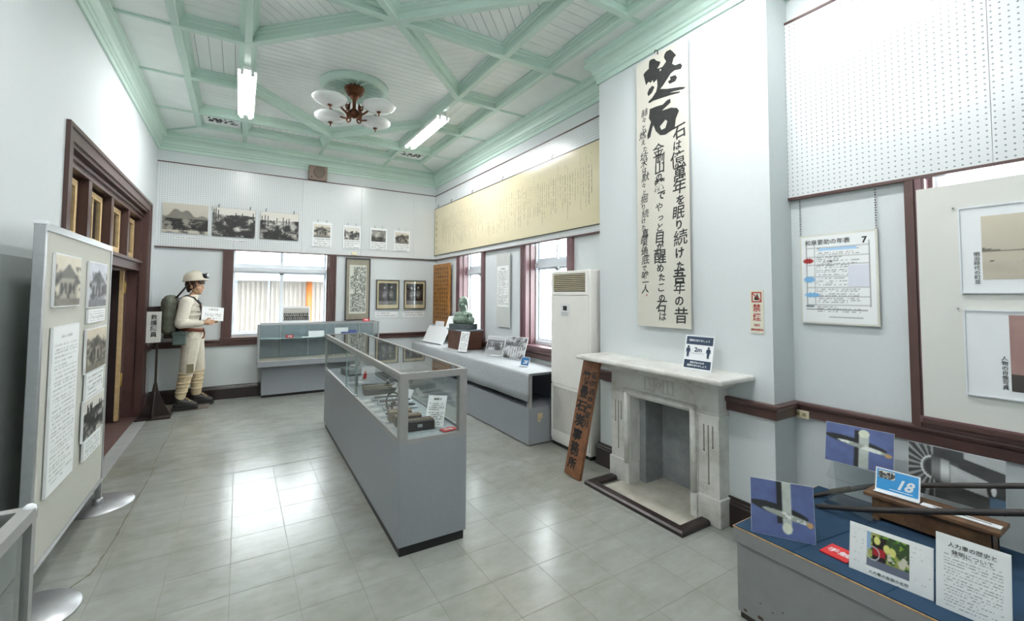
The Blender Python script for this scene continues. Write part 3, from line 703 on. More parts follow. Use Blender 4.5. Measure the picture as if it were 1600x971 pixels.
# ================================================================ LIGHTS
def tubelight(x, y, label, group=None):
    M = T(x, y, 0); t = thing('tube_light', label, 'light', M, group)
    obj('housing', MB().box(-.035, .035, -.625, .625, 3.658, 3.70).box(-.082, .082, -.61, .61, 3.652, 3.660).box(-.082, -.076, -.61, .61, 3.622, 3.652).box(.076, .082, -.61, .61, 3.622, 3.652), white_m, t)  # wide plate and side lips added to block tube light going upward
    for s in (-1, 1):
        obj('tube', MB().cyl((s * .045, -.598, 3.632), (s * .045, .598, 3.632), .019, n=14), tube_m, t)
        for e in (-1, 1): obj('lamp_holder', MB().box(s * .045 - .014, s * .045 + .014, e * .611 - .013, e * .611 + .013, 3.608, 3.66), white_m, t)
tubelight(.01, 5.44, 'left of the two lit tube lights, pointing straight away from the viewer')
tubelight(2.05, 5.44, 'right of the two lit tube lights, slanting beyond the chandelier toward the far corner')
tubelight(.01, 1.86 - .5, 'lit tube light on the ceiling beam above the photographer, left', None)
tubelight(2.05, 1.86 - .5, 'lit tube light on the ceiling beam above the photographer, right', None)

def chandelier():
    t = thing('chandelier', 'aged copper chandelier with four round opal glass bowls under the ceiling medallion', 'chandelier', (xm, 4.92, 0))
    obj('canopy', MB().lathe([(0, 3.78), (.105, 3.78), (.108, 3.765), (.098, 3.755), (.10, 3.742), (.086, 3.73), (.088, 3.718), (.07, 3.705), (.072, 3.695), (.05, 3.682), (.04, 3.665), (.03, 3.65), (0, 3.65)], 48, smooth=False), copper_m, t)
    obj('stem', MB().lathe([(.03, 3.66), (.02, 3.63), (.018, 3.56), (.026, 3.54), (.02, 3.53)], 16), copper_m, t)
    obj('hub', MB().lathe([(0, 3.545), (.03, 3.54), (.05, 3.52), (.055, 3.495), (.05, 3.47), (.03, 3.45), (.012, 3.44), (0, 3.435)], 24), copper_m, t)
    for k in range(4):
        A = RZ(34.7 + 90 * k); c = A @ Vector((.345, 0, 0))
        mb = MB(); pts = [(.05, 0, 3.50), (.10, 0, 3.455), (.16, 0, 3.475), (.22, 0, 3.50), (.30, 0, 3.515), (.345, 0, 3.53)]
        mb.tube([A @ Vector(p) for p in pts], [.012, .012, .011, .009, .008, .008], 8)
        for R_, z, xx in ((.028, 3.44, .075), (.022, 3.53, .10)): mb.torus(R_, .009, A @ T(xx, 0, z) @ RX(90), 16, 6)
        mb.tube([A @ Vector(p) for p in ((.075, 0, 3.47), (.085, 0, 3.52), (.075, 0, 3.56), (.06, 0, 3.60))], [.016, .018, .012, .003], 8)
        arm = obj('arm', mb, copper_m, t)
        b = obj('bowl', MB().lathe([(0, 3.455), (.05, 3.457), (.10, 3.467), (.148, 3.485), (.172, 3.51), (.174, 3.525), (.16, 3.54), (.11, 3.552), (0, 3.555)], 40, T(c.x, c.y, 0)), bowl_m, t)
        obj('bowl_cap', MB().lathe([(0, 3.575), (.02, 3.573), (.06, 3.565), (.11, 3.556), (.112, 3.551), (0, 3.55)], 32, T(c.x, c.y, 0)).torus(.018, .006, T(c.x, c.y, 3.592) @ RX(90), 16, 6), copper_m, b)
        obj('finial', MB().lathe([(0, 3.456), (.026, 3.452), (.026, 3.447), (.008, 3.44), (.006, 3.42), (.01, 3.412), (0, 3.405)], 16, T(c.x, c.y, 0)), copper_m, b)
chandelier()

# speaker on far wall
t = thing('wall_speaker', 'small brown box loudspeaker mounted on the far wall under the cornice', 'speaker', on_back(.88, 3.30, 7.35))
obj('cabinet', MB().box(0, .27, 0, .22, -.08, .0, bev=.004), mat('taupe_speaker', '#8B7B70', .6, var=.06), t)
obj('grille', MB().lathe([(0, .006), (.075, .006), (.085, 0.001), (0, 0)], 32, T(.15, .12, 0)).box(.015, .255, .015, .018, 0, .003).box(.015, .255, .202, .205, 0, .003), mat('speaker_grille', '#776A5F', .8, nscale=200, var=.3), t)
obj('badge', MB().box(.03, .05, .03, .045, 0, .004), kick_m, t)
obj('bracket', MB().box(.08, .19, .05, .17, -.10, -.08), steel_m, t)

# ================================================================ BACK WALL pictures
ybp = YB - .03
specs = [(-.916, -.399, 2.325, 2.735, pic_mountain(66, 92, 3), 'misty mountains over a plain'), (-.35, .176, 2.317, 2.729, pic_works(66, 92, 11), 'a dark mining town'), (.24, .759, 2.319, 2.73, pic_works(66, 92, 23, .1, .3), 'winding towers')]
for k, (a, b, c, e, arr, ds) in enumerate(specs):
    o = card('mounted_photograph', 'large grey photograph of %s on the far pegboard' % ds, 'photograph', on_back(a, c, ybp - .014), b - a, e - c, .012, black_m if k else paper_m, 'large photographs on the far pegboard')
    picture('print', arr, b - a - .004, e - c - .004, o, .002, .002)
    if k:
        for xx in (.07, b - a - .07): obj('hook', MB().tube([(xx, e - c - .004, .0), (xx, e - c + .03, .002), (xx + .008, e - c + .045, -.01)], .004, 6), steel_m, o)
    cp = card('caption_strip', 'small caption strip on the far pegboard below the photograph of %s' % ds, 'caption', on_back((a + b) / 2 - .12 + .03 * k, c - .075, ybp - .003), .24 if k < 2 else .14, .03, .002, None, 'caption strips on the far pegboard')
    picture('print', pic_text(5, 30, 50 + k, 1, .25, .92, .03, False, .8, .2, .8), (.24 if k < 2 else .14), .03, cp)
for k, (px0, px1, ds) in enumerate(((.955, 1.245, 'gate posts'), (1.415, 1.70, 'a harbour town'), (1.85, 2.14, 'a hazy street'), (2.26, 2.545, 'gabled buildings'))):
    z0, z1 = 2.245 + .0 * k, 2.64 - .01 * k
    o = card('captioned_photograph', 'small photograph of %s on a captioned sheet, %s from left on far pegboard' % (ds, ('first', 'second', 'third', 'fourth')[k]), 'photograph', on_back(px0, z0, ybp - .010), px1 - px0, z1 - z0, .008, None, 'small captioned photographs on the far pegboard')
    W_ = px1 - px0; H_ = z1 - z0; arr = [pic_house(22, 28, 5, (1, .97, .9)), pic_works(22, 28, 31, .3, .4), gray(np.clip(.55 + 1.2 * (fbm(22, 28, 6) - .5) - .25 * (np.arange(22)[:, None] > 12), .2, .8)), pic_house(22, 28, 9, (1, .97, .9))][k]
    picture('print', arr, W_ * .84, H_ * .52, o, W_ * .08, H_ * .38); picture('caption', pic_text(12, 36, 70 + k, 4, .45, .93, .06, False), W_ * .94, H_ * .32, o, W_ * .03, H_ * .02)
    for xx in (.08, W_ - .08): obj('hook', MB().tube([(xx, H_ - .004, 0), (xx, H_ + .03, .002), (xx + .006, H_ + .042, -.008)], .003, 6), steel_m, o)
tag(obj('wall_clip', MB().box(0, .08, 0, .05, 0, .02, bev=.004), ivory_m, None, M=on_back(1.56, 2.14, ybp - .001)), 'cream plastic clip at the bottom edge of the far pegboard', 'clip')
# framed scroll
def framed(name, label, M, w_, h_, fw, fm, t_=.02):
    t = thing(name, label, 'picture frame', M)
    obj('frame', MB().box(0, fw, 0, h_, 0, t_).box(w_ - fw, w_, 0, h_, 0, t_).box(fw, w_ - fw, 0, fw, 0, t_).box(fw, w_ - fw, h_ - fw, h_, 0, t_), fm, t)
    return t
t = framed('framed_scroll', 'tall black framed scroll crowded with brush writing, right of the far window', on_back(1.474, 1.07, YB - .02), .395, 1.02, .014, black_m)
obj('mount', MB().box(.014, .381, .014, 1.006, 0, .006), mat('taupe_silk', '#A69B8A', .8, var=.08), t)
r = rng(5); a = np.full((90, 34), .90)
for cidx in range(3, 31, 3):
    for yy in range(4, 86):
        if (cidx < 7 and (yy < 20 or 44 < yy < 54)) or cidx > 30: continue
        if r.random() < .72: a[yy, cidx:cidx + 2] = .12 + .35 * r.random(2)
picture('scroll_paper', gray(a, (1, .99, .95)), .27, .80, t, .062, .11, .008, gloss_print_m)
obj('glass', MB().box(.014, .381, .014, 1.006, .010, .012), glass_m, t)
for nm, xa_, lab, sd_ in (('a', 1.975, 'black framed photograph of seated men, beside the tall framed scroll', 4), ('b', 2.455, 'black framed photograph with a pale window reflection, nearest the far right corner', 8)):
    t = framed('framed_photograph', lab, on_back(xa_, 1.245, YB - .02), .395, .50, .012, black_m)
    obj('mount', MB().box(.012, .383, .012, .488, 0, .006), mat('cream_mount', '#D9C9A5', .8, var=.04), t)
    hh_, ww_ = 66, 54; f = fbm(hh_, ww_, sd_, 6, 5); a = .05 + .35 * f ** 1.5; y = np.linspace(0, 1, hh_)[:, None] * np.ones((1, ww_)); x = np.linspace(0, 1, ww_)[None] * np.ones((hh_, 1))
    for cx, cy in ((.32, .22), (.70, .19)):
        bd = np.exp(-(((x - cx) / .15) ** 2 + ((y - cy - .32) / .2) ** 2) ** 2); a = a * (1 - bd) + (.30 + .35 * f) * bd
        hd = np.exp(-(((x - cx) / .055) ** 2 + ((y - cy) / .06) ** 2) ** 2); a = a * (1 - hd) + .72 * hd
        hn = np.exp(-(((x - cx + .04) / .07) ** 2 + ((y - cy - .36) / .03) ** 2) ** 2); a = a * (1 - hn) + .65 * hn
    a = np.where(y > .82, .3 + .4 * f, a)
    picture('print', gray(a, (1, .98, .97)), .31, .37, t, .042, .075, .008, gloss_print_m); obj('glass', MB().box(.012, .383, .012, .488, .010, .012), glass_m, t)
    cp = card('caption_plate', 'white caption plate on the far wall under the %s' % ('framed photograph of seated men' if nm == 'a' else 'framed photograph nearest the corner'), 'caption', on_back(xa_ - .015, 1.10, YB - .008), .40, .105, .006, None, 'caption plates on the far wall')
    picture('print', pic_text(10, 44, 90 + sd_, 2, .4, .93, .06, False, .8, .1, .8), .38, .09, cp, .01, .008)

# ================================================================ RIGHT WALL (far part)
t = thing('yellowed_sheet', 'very long yellowed chronology sheet in a thin black frame on the right wall', 'poster', on_right(7.43, 2.20, XR - .034))
Wb = 7.43 - 3.0; Hb = .855
obj('backing', MB().box(0, Wb, 0, Hb, 0, .006), mat('yellow_backing', '#D8CBA4', .6), t)
obj('frame', MB().box(0, Wb, Hb - .008, Hb, .006, .012).box(0, Wb, 0, .008, .006, .012).box(0, .008, .008, Hb - .008, .006, .012), black_m, t)
h, w_ = 90, 420; f = fbm(h, w_, 77, 5, 4); r = rng(9); base = np.array([.88, .84, .71])[None, None] * (.95 + .09 * f)[..., None]
tx = np.zeros((h, w_))
for cidx in range(30, 395, 4):
    top = int(h * (.24 + .05 * r.random())); bot = int(h * r.uniform(.55, .88)); seg = r.random(bot - top) < .75; tx[top:bot, cidx] = seg * r.uniform(.25, .6)
    if r.random() < .3: tx[int(h * .12):top, cidx] = (r.random(top - int(h * .12)) < .5) * .2
base = base * (1 - .55 * tx[..., None]); picture('printed_sheet', base, Wb - .016, Hb - .016, t, .008, .008, .0068, gloss_print_m)
lettering('title', '石炭鑛業年表', .065, t, T(.10, .70, .0075), mat('faded_ink', '#8F7F55', .6), vertical=True, pitch=1.75)
for yy in (.16, .72, 1.5, 2.4, 3.5): obj('hook', MB().tube([(yy, Hb, .004), (yy, Hb + .03, .006), (yy + .02, Hb + .05, 0)], .004, 6), steel_m, t)
# carved wooden board in the corner
t = thing('carved_board', 'tall brown wooden board with black carved lettering hanging by the far right corner', 'sign', on_right(7.36, .98, XR - .05))
obj('board', MB().box(0, .70, 0, 1.05, 0, .03, bev=.006), inner_wood, t)
rnd = random.Random(2); mb = MB()
CH = '石炭鉱業発達記念碑文明治大正昭和年間筑豊炭田開発功労者氏名之記録此地坑道採掘人夫家族生活向上'
for cidx in range(7): glyphs(mb, ''.join(rnd.choice(CH) for _ in range(13)), .048, T(.62 - cidx * .09, .96, .0305), vertical=True, pitch=1.45, bold=.0006)
obj('lettering', mb, ink_m, t)
# paper scroll between windows
t = thing('hanging_notice', 'grey mounted white notice hanging between the two right hand windows', 'notice', on_right(5.18, 1.07, XR - .02))
obj('mount', MB().box(0, .34, 0, .98, 0, .012), mat('pale_grey_mount', '#C6C9C6', .8, var=.04), t)
picture('notice_paper', pic_text(64, 40, 21, 28, .5, .95, .06), .30, .55, t, .015, .27, .014)
for x in (.09, .25): obj('cord', MB().cyl((x, .98, .006), (x, 1.10, .006), .0012, n=5), sash_m, t)

# air conditioner (floor standing)
t = thing('air_conditioner', 'tall cream floor-standing air conditioner between the window and the chimney breast', 'air conditioner', on_right(3.60, 0, 2.75) )
aw, ah = .58, 1.74
def M_(a, b, c, d_, e, f_, **k): return MB().box(a, b, c, d_, e, f_, **k)
obj('body', MB().box(0, aw, .03, ah, -.29, -.004, bev=.012), cream_m, t)
obj('front_panel', MB().box(.012, aw - .012, .62, ah - .24, -.004, .008, bev=.003), cream_m, t)
obj('outlet_recess', MB().box(.05, aw - .05, ah - .205, ah - .03, -.003, .001), kick_m, t)
for k in range(9): obj('louvre', MB().box(.055, aw - .055, -.004, .004, .0, .012, T(0, ah - .19 + k * .0185, 0) @ RX(-8)), mat('beige_louvre', '#CBBF9F', .5), t)
obj('outlet_frame', MB().box(.02, .05, ah - .235, ah - .01, -.004, .012).box(aw - .05, aw - .02, ah - .235, ah - .01, -.004, .012).box(.05, aw - .05, ah - .03, ah - .01, -.004, .012).box(.05, aw - .05, ah - .235, ah - .205, -.004, .012), cream_m, t)
c = obj('control_panel', MB().box(.17, .30, 1.29, 1.41, .008, .011), white_m, t); obj('display', MB().box(.205, .265, 1.35, 1.395, .011, .012), ink_m, c)
for k in range(6): obj('button', MB().box(.185 + (k % 3) * .035, .205 + (k % 3) * .035, 1.30 + .02 * (k // 3), 1.312 + .02 * (k // 3), .011, .0125), alu_m, c)
obj('intake_frame', MB().box(.012, .03, .07, .605, -.004, .008).box(aw - .03, aw - .012, .07, .605, -.004, .008).box(.03, aw - .03, .07, .15, -.004, .008).box(.03, aw - .03, .585, .605, -.004, .008), cream_m, t)
gm = MB()
for k in range(36): gm.box(.03, aw - .03, .15 + k * .0121, .1555 + k * .0121, -.003, .004)
for k in range(26): gm.box(.03 + k * .02, .033 + k * .02, .15, .585, -.004, .002)
gr = obj('intake_grille', gm, cream_m, t); gr['kind'] = 'stuff'
obj('intake_shade', MB().box(.03, aw - .03, .15, .585, -.0035, -.003), mat('grille_shade', '#5E6058', .7), t)  # dark sheet; the shade behind the grille bars put into its colour
obj('foot_plinth', MB().box(.01, aw - .01, 0, .03, -.28, -.01), kick_m, t)

# ================================================================ FIREPLACE
t = thing('fireplace', 'white marble fireplace with fluted sides set against the chimney breast', 'fireplace', (XC, 2.21, 0))
ya, yb_ = 1.735, 2.69; xf = 2.69
def bar(mb, *a, **k): return mb.box(*a, **k)
obj('mantel_shelf', MB().box(2.44, XC, 1.55, 2.86, .965, 1.0, bev=.012).box(2.55, XC, 1.62, 2.79, .945, .966, bev=.006).box(2.60, XC, 1.68, 2.74, .905, .946, bev=.008), marble_m, t, True)
obj('frieze', MB().box(xf, XC, ya, yb_, .735, .906), marble_m, t, True)
for (a, b, ia, ib) in ((ya, 1.885, 1.885, 1.94), (2.54, yb_, 2.49, 2.54)):
    lg = obj('pilaster', MB().box(xf, XC, a, b, .18, .70).box(xf - .012, XC, a - .012, b + .004 if a < 2 else b + .012, .70, .712).box(xf - .004, XC, a - .004, b, .712, .735).box(xf - .008, XC, a - .008, b, .69, .70), marble_m, t, True)
    pl = obj('plinth', MB().box(xf - .014, XC, a - .014 if a < 2 else 2.50, b if a < 2 else b + .014, .0, .18, bev=.006).box(xf - .022, XC, ia if a < 2 else ia, ib, 0, .17, bev=.008), marble_m, t, True)
    c = (a + b) / 2; gm = MB()
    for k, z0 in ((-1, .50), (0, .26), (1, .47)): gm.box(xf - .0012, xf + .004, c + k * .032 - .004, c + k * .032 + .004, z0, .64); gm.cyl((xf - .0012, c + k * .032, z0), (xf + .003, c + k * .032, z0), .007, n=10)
    obj('fluting', gm, mat('flute_painted_shadow_dirt', '#7C7970', .8), lg if False else t, True)  # dark strips stand for the flutes; groove shadow and dirt put into colour
# inner bolection moulding round the opening
mp = MB()
mp.cyl((xf - .012, 1.915, .17), (xf - .012, 1.915, .735), .022, n=14); mp.cyl((xf - .012, 2.515, .17), (xf - .012, 2.515, .735), .022, n=14); mp.cyl((xf - .012, 1.895, .735), (xf - .012, 2.535, .735), .022, n=14)
mp.box(xf - .003, XC, 1.887, 1.94, .172, .752).box(xf - .003, XC, 2.49, 2.543, .172, .752).box(xf - .002, XC, 1.94, 2.49, .70, .751)
obj('opening_moulding', mp, marble_m, t, True)
eg = MB(); M0 = frame((xf, 2.21, .83), (0, -1, 0), (0, 0, 1))
for k, x in enumerate((-.13, -.085, -.045)): eg.box(x, x + .007, -.05, .045, 0, .0012, M0); eg.box(-x - .007, -x, -.05, .045, 0, .0012, M0)
for z in (-.052, .04): 
    for s in (-1, 1): eg.box(min(s * .035, s * .14), max(s * .035, s * .14), z, z + .005, 0, .0012, M0)
eg.tube([M0 @ Vector((.018 * math.cos(a * PI / 8), .018 * math.sin(a * PI / 8), .001)) for a in range(17)], .002, 6)
obj('engraving', eg, mat('engraved_marble', '#B7B7B2', .6), t, True)
obj('firebox', MB().box(3.0, 3.03, fy0 - .04, fy1 + .04, 0, .76).box(XC - .02, 3.02, fy1, fy1 + .02, 0, .76).box(XC - .02, 3.02, fy0 - .02, fy0, 0, .76).box(XC, 3.02, fy0, fy1, .70, .72).box(2.80, 2.83, 2.43, fy1, 0, .7).box(2.80, 2.83, fy0, fy0 + .08, 0, .7).box(2.83, 3.0, 2.43, 2.45, 0, .7), slab_m, t, True)
obj('hearth_slab', MB().box(2.44, 3.02, 1.86, 2.57, .0005, .012), hearth_m, t, True)
# kerb
kb = MB().sweep([(2.67, 2.69), (2.385, 2.69), (2.385, 1.79), (2.67, 1.79)], [(0, 0), (0, .022), (.012, .034), (.065, .034), (.075, .026), (.075, 0)], flip=False)
tag(obj('hearth_kerb', kb, base_m), 'low dark brown kerb framing the hearth in front of the fireplace', 'kerb')
# distancing card on the mantel
def lean(o, u, tilt):     # frame for a card whose bottom-left is at o, running along u, leaning back by tilt degrees
    u = Vector(u).normalized(); n = u.cross(Vector((0, 0, 1))); a = math.radians(tilt)
    v = Vector((0, 0, 1)) * math.cos(a) - n * math.sin(a); return frame(o, u, v)
M = lean((2.625, 1.955, 1.001), (.08, -1, 0), 14)
t = card('distancing_sign', 'blue and white two metre distancing sign leaning on the mantelpiece', 'sign', M, .205, .235, .005)
obj('lower_band', MB().box(.008, .197, .012, .066, 0, .001), slate_m, t); obj('upper_band', MB().box(.008, .197, .172, .227, 0, .001), slate_m, t)
mb = MB(); glyphs(mb, '2m', .042, T(.1, .137, .001), bold=.0012)
for x in (.028, .172):
    mb.lathe([(0, 0), (.0075, 0), (.0075, .001), (0, .001)], 14, T(x, .155, .001)); mb.prism([(x - .014, .142), (x - .008, .147), (x + .008, .147), (x + .014, .142), (x + .016, .118), (x + .012, .118), (x + .009, .132), (x + .007, .085), (x + .001, .085), (x, .108), (x - .001, .085), (x - .007, .085), (x - .009, .132), (x - .012, .118), (x - .016, .118)], .001, .002)
mb.box(.055, .145, .112, .1135, .001, .0016); obj('figures', mb, slate_m, t)
mb = MB(); glyphs(mb, '間隔を空けましょう', .0165, T(.102, .199, .001), bold=.0002); glyphs(mb, '感染予防のため', .0145, T(.102, .049, .001), bold=.0002); glyphs(mb, '間隔を空けましょう', .0155, T(.102, .029, .001), bold=.0002); obj('lettering', mb, paper_m, t)
obj('easel', MB().box(.07, .14, .0, .12, -.012, -.006), plastic_m, t)
# no smoking plate
t = card('no_smoking_plate', 'narrow no smoking plate with red lettering on the chimney wall above the rail', 'sign', on_right(1.575, 1.265, XC - .004), .085, .275, .003, mat('plate_cream', '#DAD9C9', .4))
mb = MB(); 
for (a, b, c, e) in ((.012, .073, .255, .262), (.012, .073, .197, .204), (.012, .018, .204, .255), (.067, .073, .204, .255)): mb.box(a, b, c, e, 0, .001)
mb.box(-.034, .034, -.003, .003, .0006, .0014, T(.0425, .2295, 0) @ RZ(-42)); glyphs(mb, '禁', .052, T(.0425, .158, .0), bold=.0007); glyphs(mb, '煙', .052, T(.0425, .100, .0), bold=.0007)
glyphs(mb, 'NO', .021, T(.0425, .052, 0), bold=.0008); glyphs(mb, 'SMOKING', .017, T(.0425, .024, 0), bold=.0008); obj('red_lettering', mb, redink_m, t)
obj('pictogram', MB().prism([(.028, .212), (.054, .210), (.06, .222), (.052, .235), (.048, .25), (.042, .248), (.042, .238), (.03, .23)], 0, .0009), ink_m, t)

# plank sign leaning between the conditioner and mantel
p0 = Vector((2.352, 2.885, 0.002)); p1 = Vector((2.425, 2.735, 0.002)); u = (p1 - p0).normalized(); n_ = u.cross(Vector((0, 0, 1)))
tp = Vector((2.42, 2.72, .955)) - p0
M = frame((2.364, 2.9194, .0164), (.0934, -.9922, -.0828), (.1708, -.0659, .9831)); hh = .961
t = thing('plank_sign', 'brown wooden plank sign with black brush lettering leaning on the mantelpiece', 'sign', M)
obj('plank', MB().box(0, .175, 0, hh, -.03, 0, bev=.003), plank_m, t)
mb = MB(); rnd = random.Random(7); glyphs(mb, '筑豊石炭事務所', .108, T(.068, hh - .155, 0.0), vertical=True, pitch=1.09, bold=.0032, jit=.4, rnd=rnd)
glyphs(mb, '福岡通商産業局', .062, T(.145, hh - .12, 0.0), vertical=True, pitch=1.05, bold=.0008, jit=.3, rnd=rnd); obj('lettering', mb, ink2_m, t)

# ================================================================ calligraphy scroll
Ws, Hs = .482, 2.14
M = frame((2.757, 2.455, 1.262), (0, -1, 0), (0.0, 0.012, 1))
t = thing('calligraphy_scroll', 'tall white calligraphy scroll with bold black brush writing on the chimney breast', 'scroll', M)
obj('sheet', MB().box(0, Ws, 0, Hs, 0, .004), mat('scroll_sheet', '#D0CDC2', .8, var=.02), t)
def zmap(px, py):
    xl = 128 + (py - 225) / 746 * 8; xr = 440 + (py - 30) / 941 * 26; uu = (px - xl) / (xr - xl)
    return uu * Ws, Hs - (py - (225 - 195 * uu)) / (4.046 * (403 + 53 * uu) / 2.135)
def poly(mb, outer, holes=()):
    L_ = [[Vector((*zmap(*p), 0)) for p in outer]] + [[Vector((*zmap(*p), 0)) for p in h] for h in holes]
    poly.k = getattr(poly, 'k', 0) + 1; fl_ = [v for l in L_ for v in l]; vs = [mb.bm.verts.new((v.x, v.y, .0044 + .0002 * poly.k)) for v in fl_]
    for tr in tessellate_polygon(L_):
        try: mb.bm.faces.new([vs[i] for i in tr])
        except ValueError: pass
mb = MB()
poly(mb, [(178, 280), (190, 262), (213, 240), (214, 215), (216, 192), (225, 180), (248, 172), (262, 186), (288, 192), (282, 212), (268, 235), (285, 245), (268, 285), (262, 312), (245, 330), (238, 312), (228, 330), (212, 325), (195, 348), (188, 318)])
poly(mb, [(262, 240), (300, 225), (322, 190), (308, 165), (312, 142), (322, 125), (345, 112), (360, 125), (380, 150), (366, 168), (358, 205), (375, 215), (405, 203), (416, 218), (408, 240), (372, 248), (350, 268), (332, 300), (305, 345), (288, 368), (330, 367), (405, 356), (437, 357), (425, 370), (370, 383), (345, 392), (408, 384), (402, 394), (350, 408), (300, 425), (245, 445), (218, 462), (210, 455), (238, 425), (262, 385), (270, 350), (268, 318), (262, 300)], [[(278, 246), (288, 236), (294, 246), (282, 254)]])
poly(mb, [(205, 400), (215, 372), (238, 348), (252, 358), (235, 395), (212, 418)])
poly(mb, [(345, 290), (378, 278), (388, 295), (378, 318), (345, 335), (333, 322), (350, 305)])
poly(mb, [(222, 500), (262, 482), (305, 468), (328, 442), (350, 430), (352, 455), (325, 482), (300, 508), (355, 488), (390, 490), (402, 508), (384, 560), (378, 622), (352, 640), (322, 662), (290, 665), (262, 640), (246, 602), (238, 625), (226, 680), (208, 695), (206, 668), (222, 612), (230, 582), (216, 560)], [[(288, 610), (322, 565), (334, 575), (322, 618), (298, 632)]])
poly(mb, [(262, 548), (300, 510), (318, 520), (292, 548)])
mb.bm.faces.ensure_lookup_table()
obj('bold_characters', mb, mat('brush_ink', '#2C2E2D', .75, var=.2, nscale=30), t)
mb = MB(); rnd = random.Random(11)
def col(s, x, frac0, frac1, sz, bold, jit=.7):
    n = len(s); y0 = Hs * (1 - frac0); y1 = Hs * (1 - frac1); ws = [rnd.uniform(.75, 1.3) for _ in s]; tot = sum(ws); y = y0
    for ch, wv in zip(s, ws):
        st = (y0 - y1) * wv / tot; y -= st / 2
        small = ch in 'はをりけたのでやっがめこえとしに々'
        k = sz * (wv * .55 + .45) * (.72 if small else 1.12)
        sh = Matrix.Identity(4); sh[0][1] = rnd.uniform(-.1, .25) * jit; sh[1][0] = rnd.uniform(0.02, .22) * jit
        glyphs(mb, ch, k, T(x + rnd.uniform(-.012, .012), y, .0042) @ sh, bold=bold * rnd.uniform(.5, 1.6), ex=.0002); y -= st / 2
col('石は億萬年を眠り続けた吾年の昔', .395, .30, .985, .105, .0018)
col('金剛山の麓でやっと目が醒めたこの石は', .225, .345, .985, .095, .0015)
col('赫々と燃えた坑木は默々と掘り続けた真暗な地底で唯一人', .075, .19, .88, .062, .0007)
obj('brush_writing', mb, mat('brush_ink', '#2C2E2D', .75), t)
obj('seal', MB().box(.085, .093, .235, .25, .004, .0046), redink_m, t)
obj('hook', MB().tube([(.22, Hs - .01, .006), (.22, Hs + .02, .01), (.20, Hs + .03, .012), (.19, Hs + .015, .012)], .004, 6), steel_m, t)

# ================================================================ chronology poster on the right
M = on_right(1.383, 1.335, XR - .022)
t = card('chronology_poster', 'white framed chronology poster with red and blue bursts hanging on chains at the right', 'poster', M, .395, .545, .016, mat('poster_frame', '#D6D6CC', .4))
h, w_ = 96, 68; a = pic_text(h, w_, 44, 30, .5, .95, .22, False, .6, .14, .88)
r = rng(3)
for yy in (.14, .24, .34, .47, .60, .70, .80): a[int(h * yy), 5:62] = .72
a[int(h * .1):int(h * .82), 5] = .6; a[int(h * .1):int(h * .82), 62] = .6; a[int(h * .1):int(h * .82), 13] = .75
a[int(h * .15):int(h * .18), 18:52] = (.68, .82, .93); a[int(h * .36):int(h * .60), 44:62] = (.87, .88, .92)
a[int(h * .85), 4:60] = .5; a[int(h * .93), 26:56] = .6
picture('printed_sheet', a, .375, .525, t, .010, .010, .0006, gloss_print_m)
mb = MB(); glyphs(mb, '和泉要助の年表', .034, T(.03, .495, .001), bold=.0002, align='LEFT'); obj('heading', mb, ink_m, t); lettering('number', '7', .05, t, T(.335, .49, .001), bold=.0012); lettering('subheading', '人力車、', .018, t, T(.16, .375, .001))
def burst(x, y, rx, ry, m, nm):
    P = [(x + (rx if k % 2 else rx * .68) * math.cos(k * PI / 12), y + (ry if k % 2 else ry * .6) * math.sin(k * PI / 12)) for k in range(24)]
    obj(nm, MB().prism(P, .0008, .0016), m, t)
burst(.048, .385, .035, .02, redink_m, 'red_burst'); burst(.052, .27, .037, .024, mat('pale_blue_print', '#7FB5DE', .5), 'blue_burst'); burst(.065, .175, .05, .018, MATS['pale_blue_print'], 'blue_burst')
obj('label_bar', MB().box(.03, .075, .10, .113, .0008, .0014), mat('grey_print', '#7E8890', .5), t)
for x in (-.0, .385):
    mb = MB()
    for k in range(16): mb.torus(.0055, .0013, T(x + .004, .55 + k * .0145, -.006) @ (RY(90) if k % 2 else Matrix.Identity(4)) @ RX(90 if k % 2 == 0 else 0) @ RZ(0), 8, 4)
    obj('chain', mb, steel_m, t)

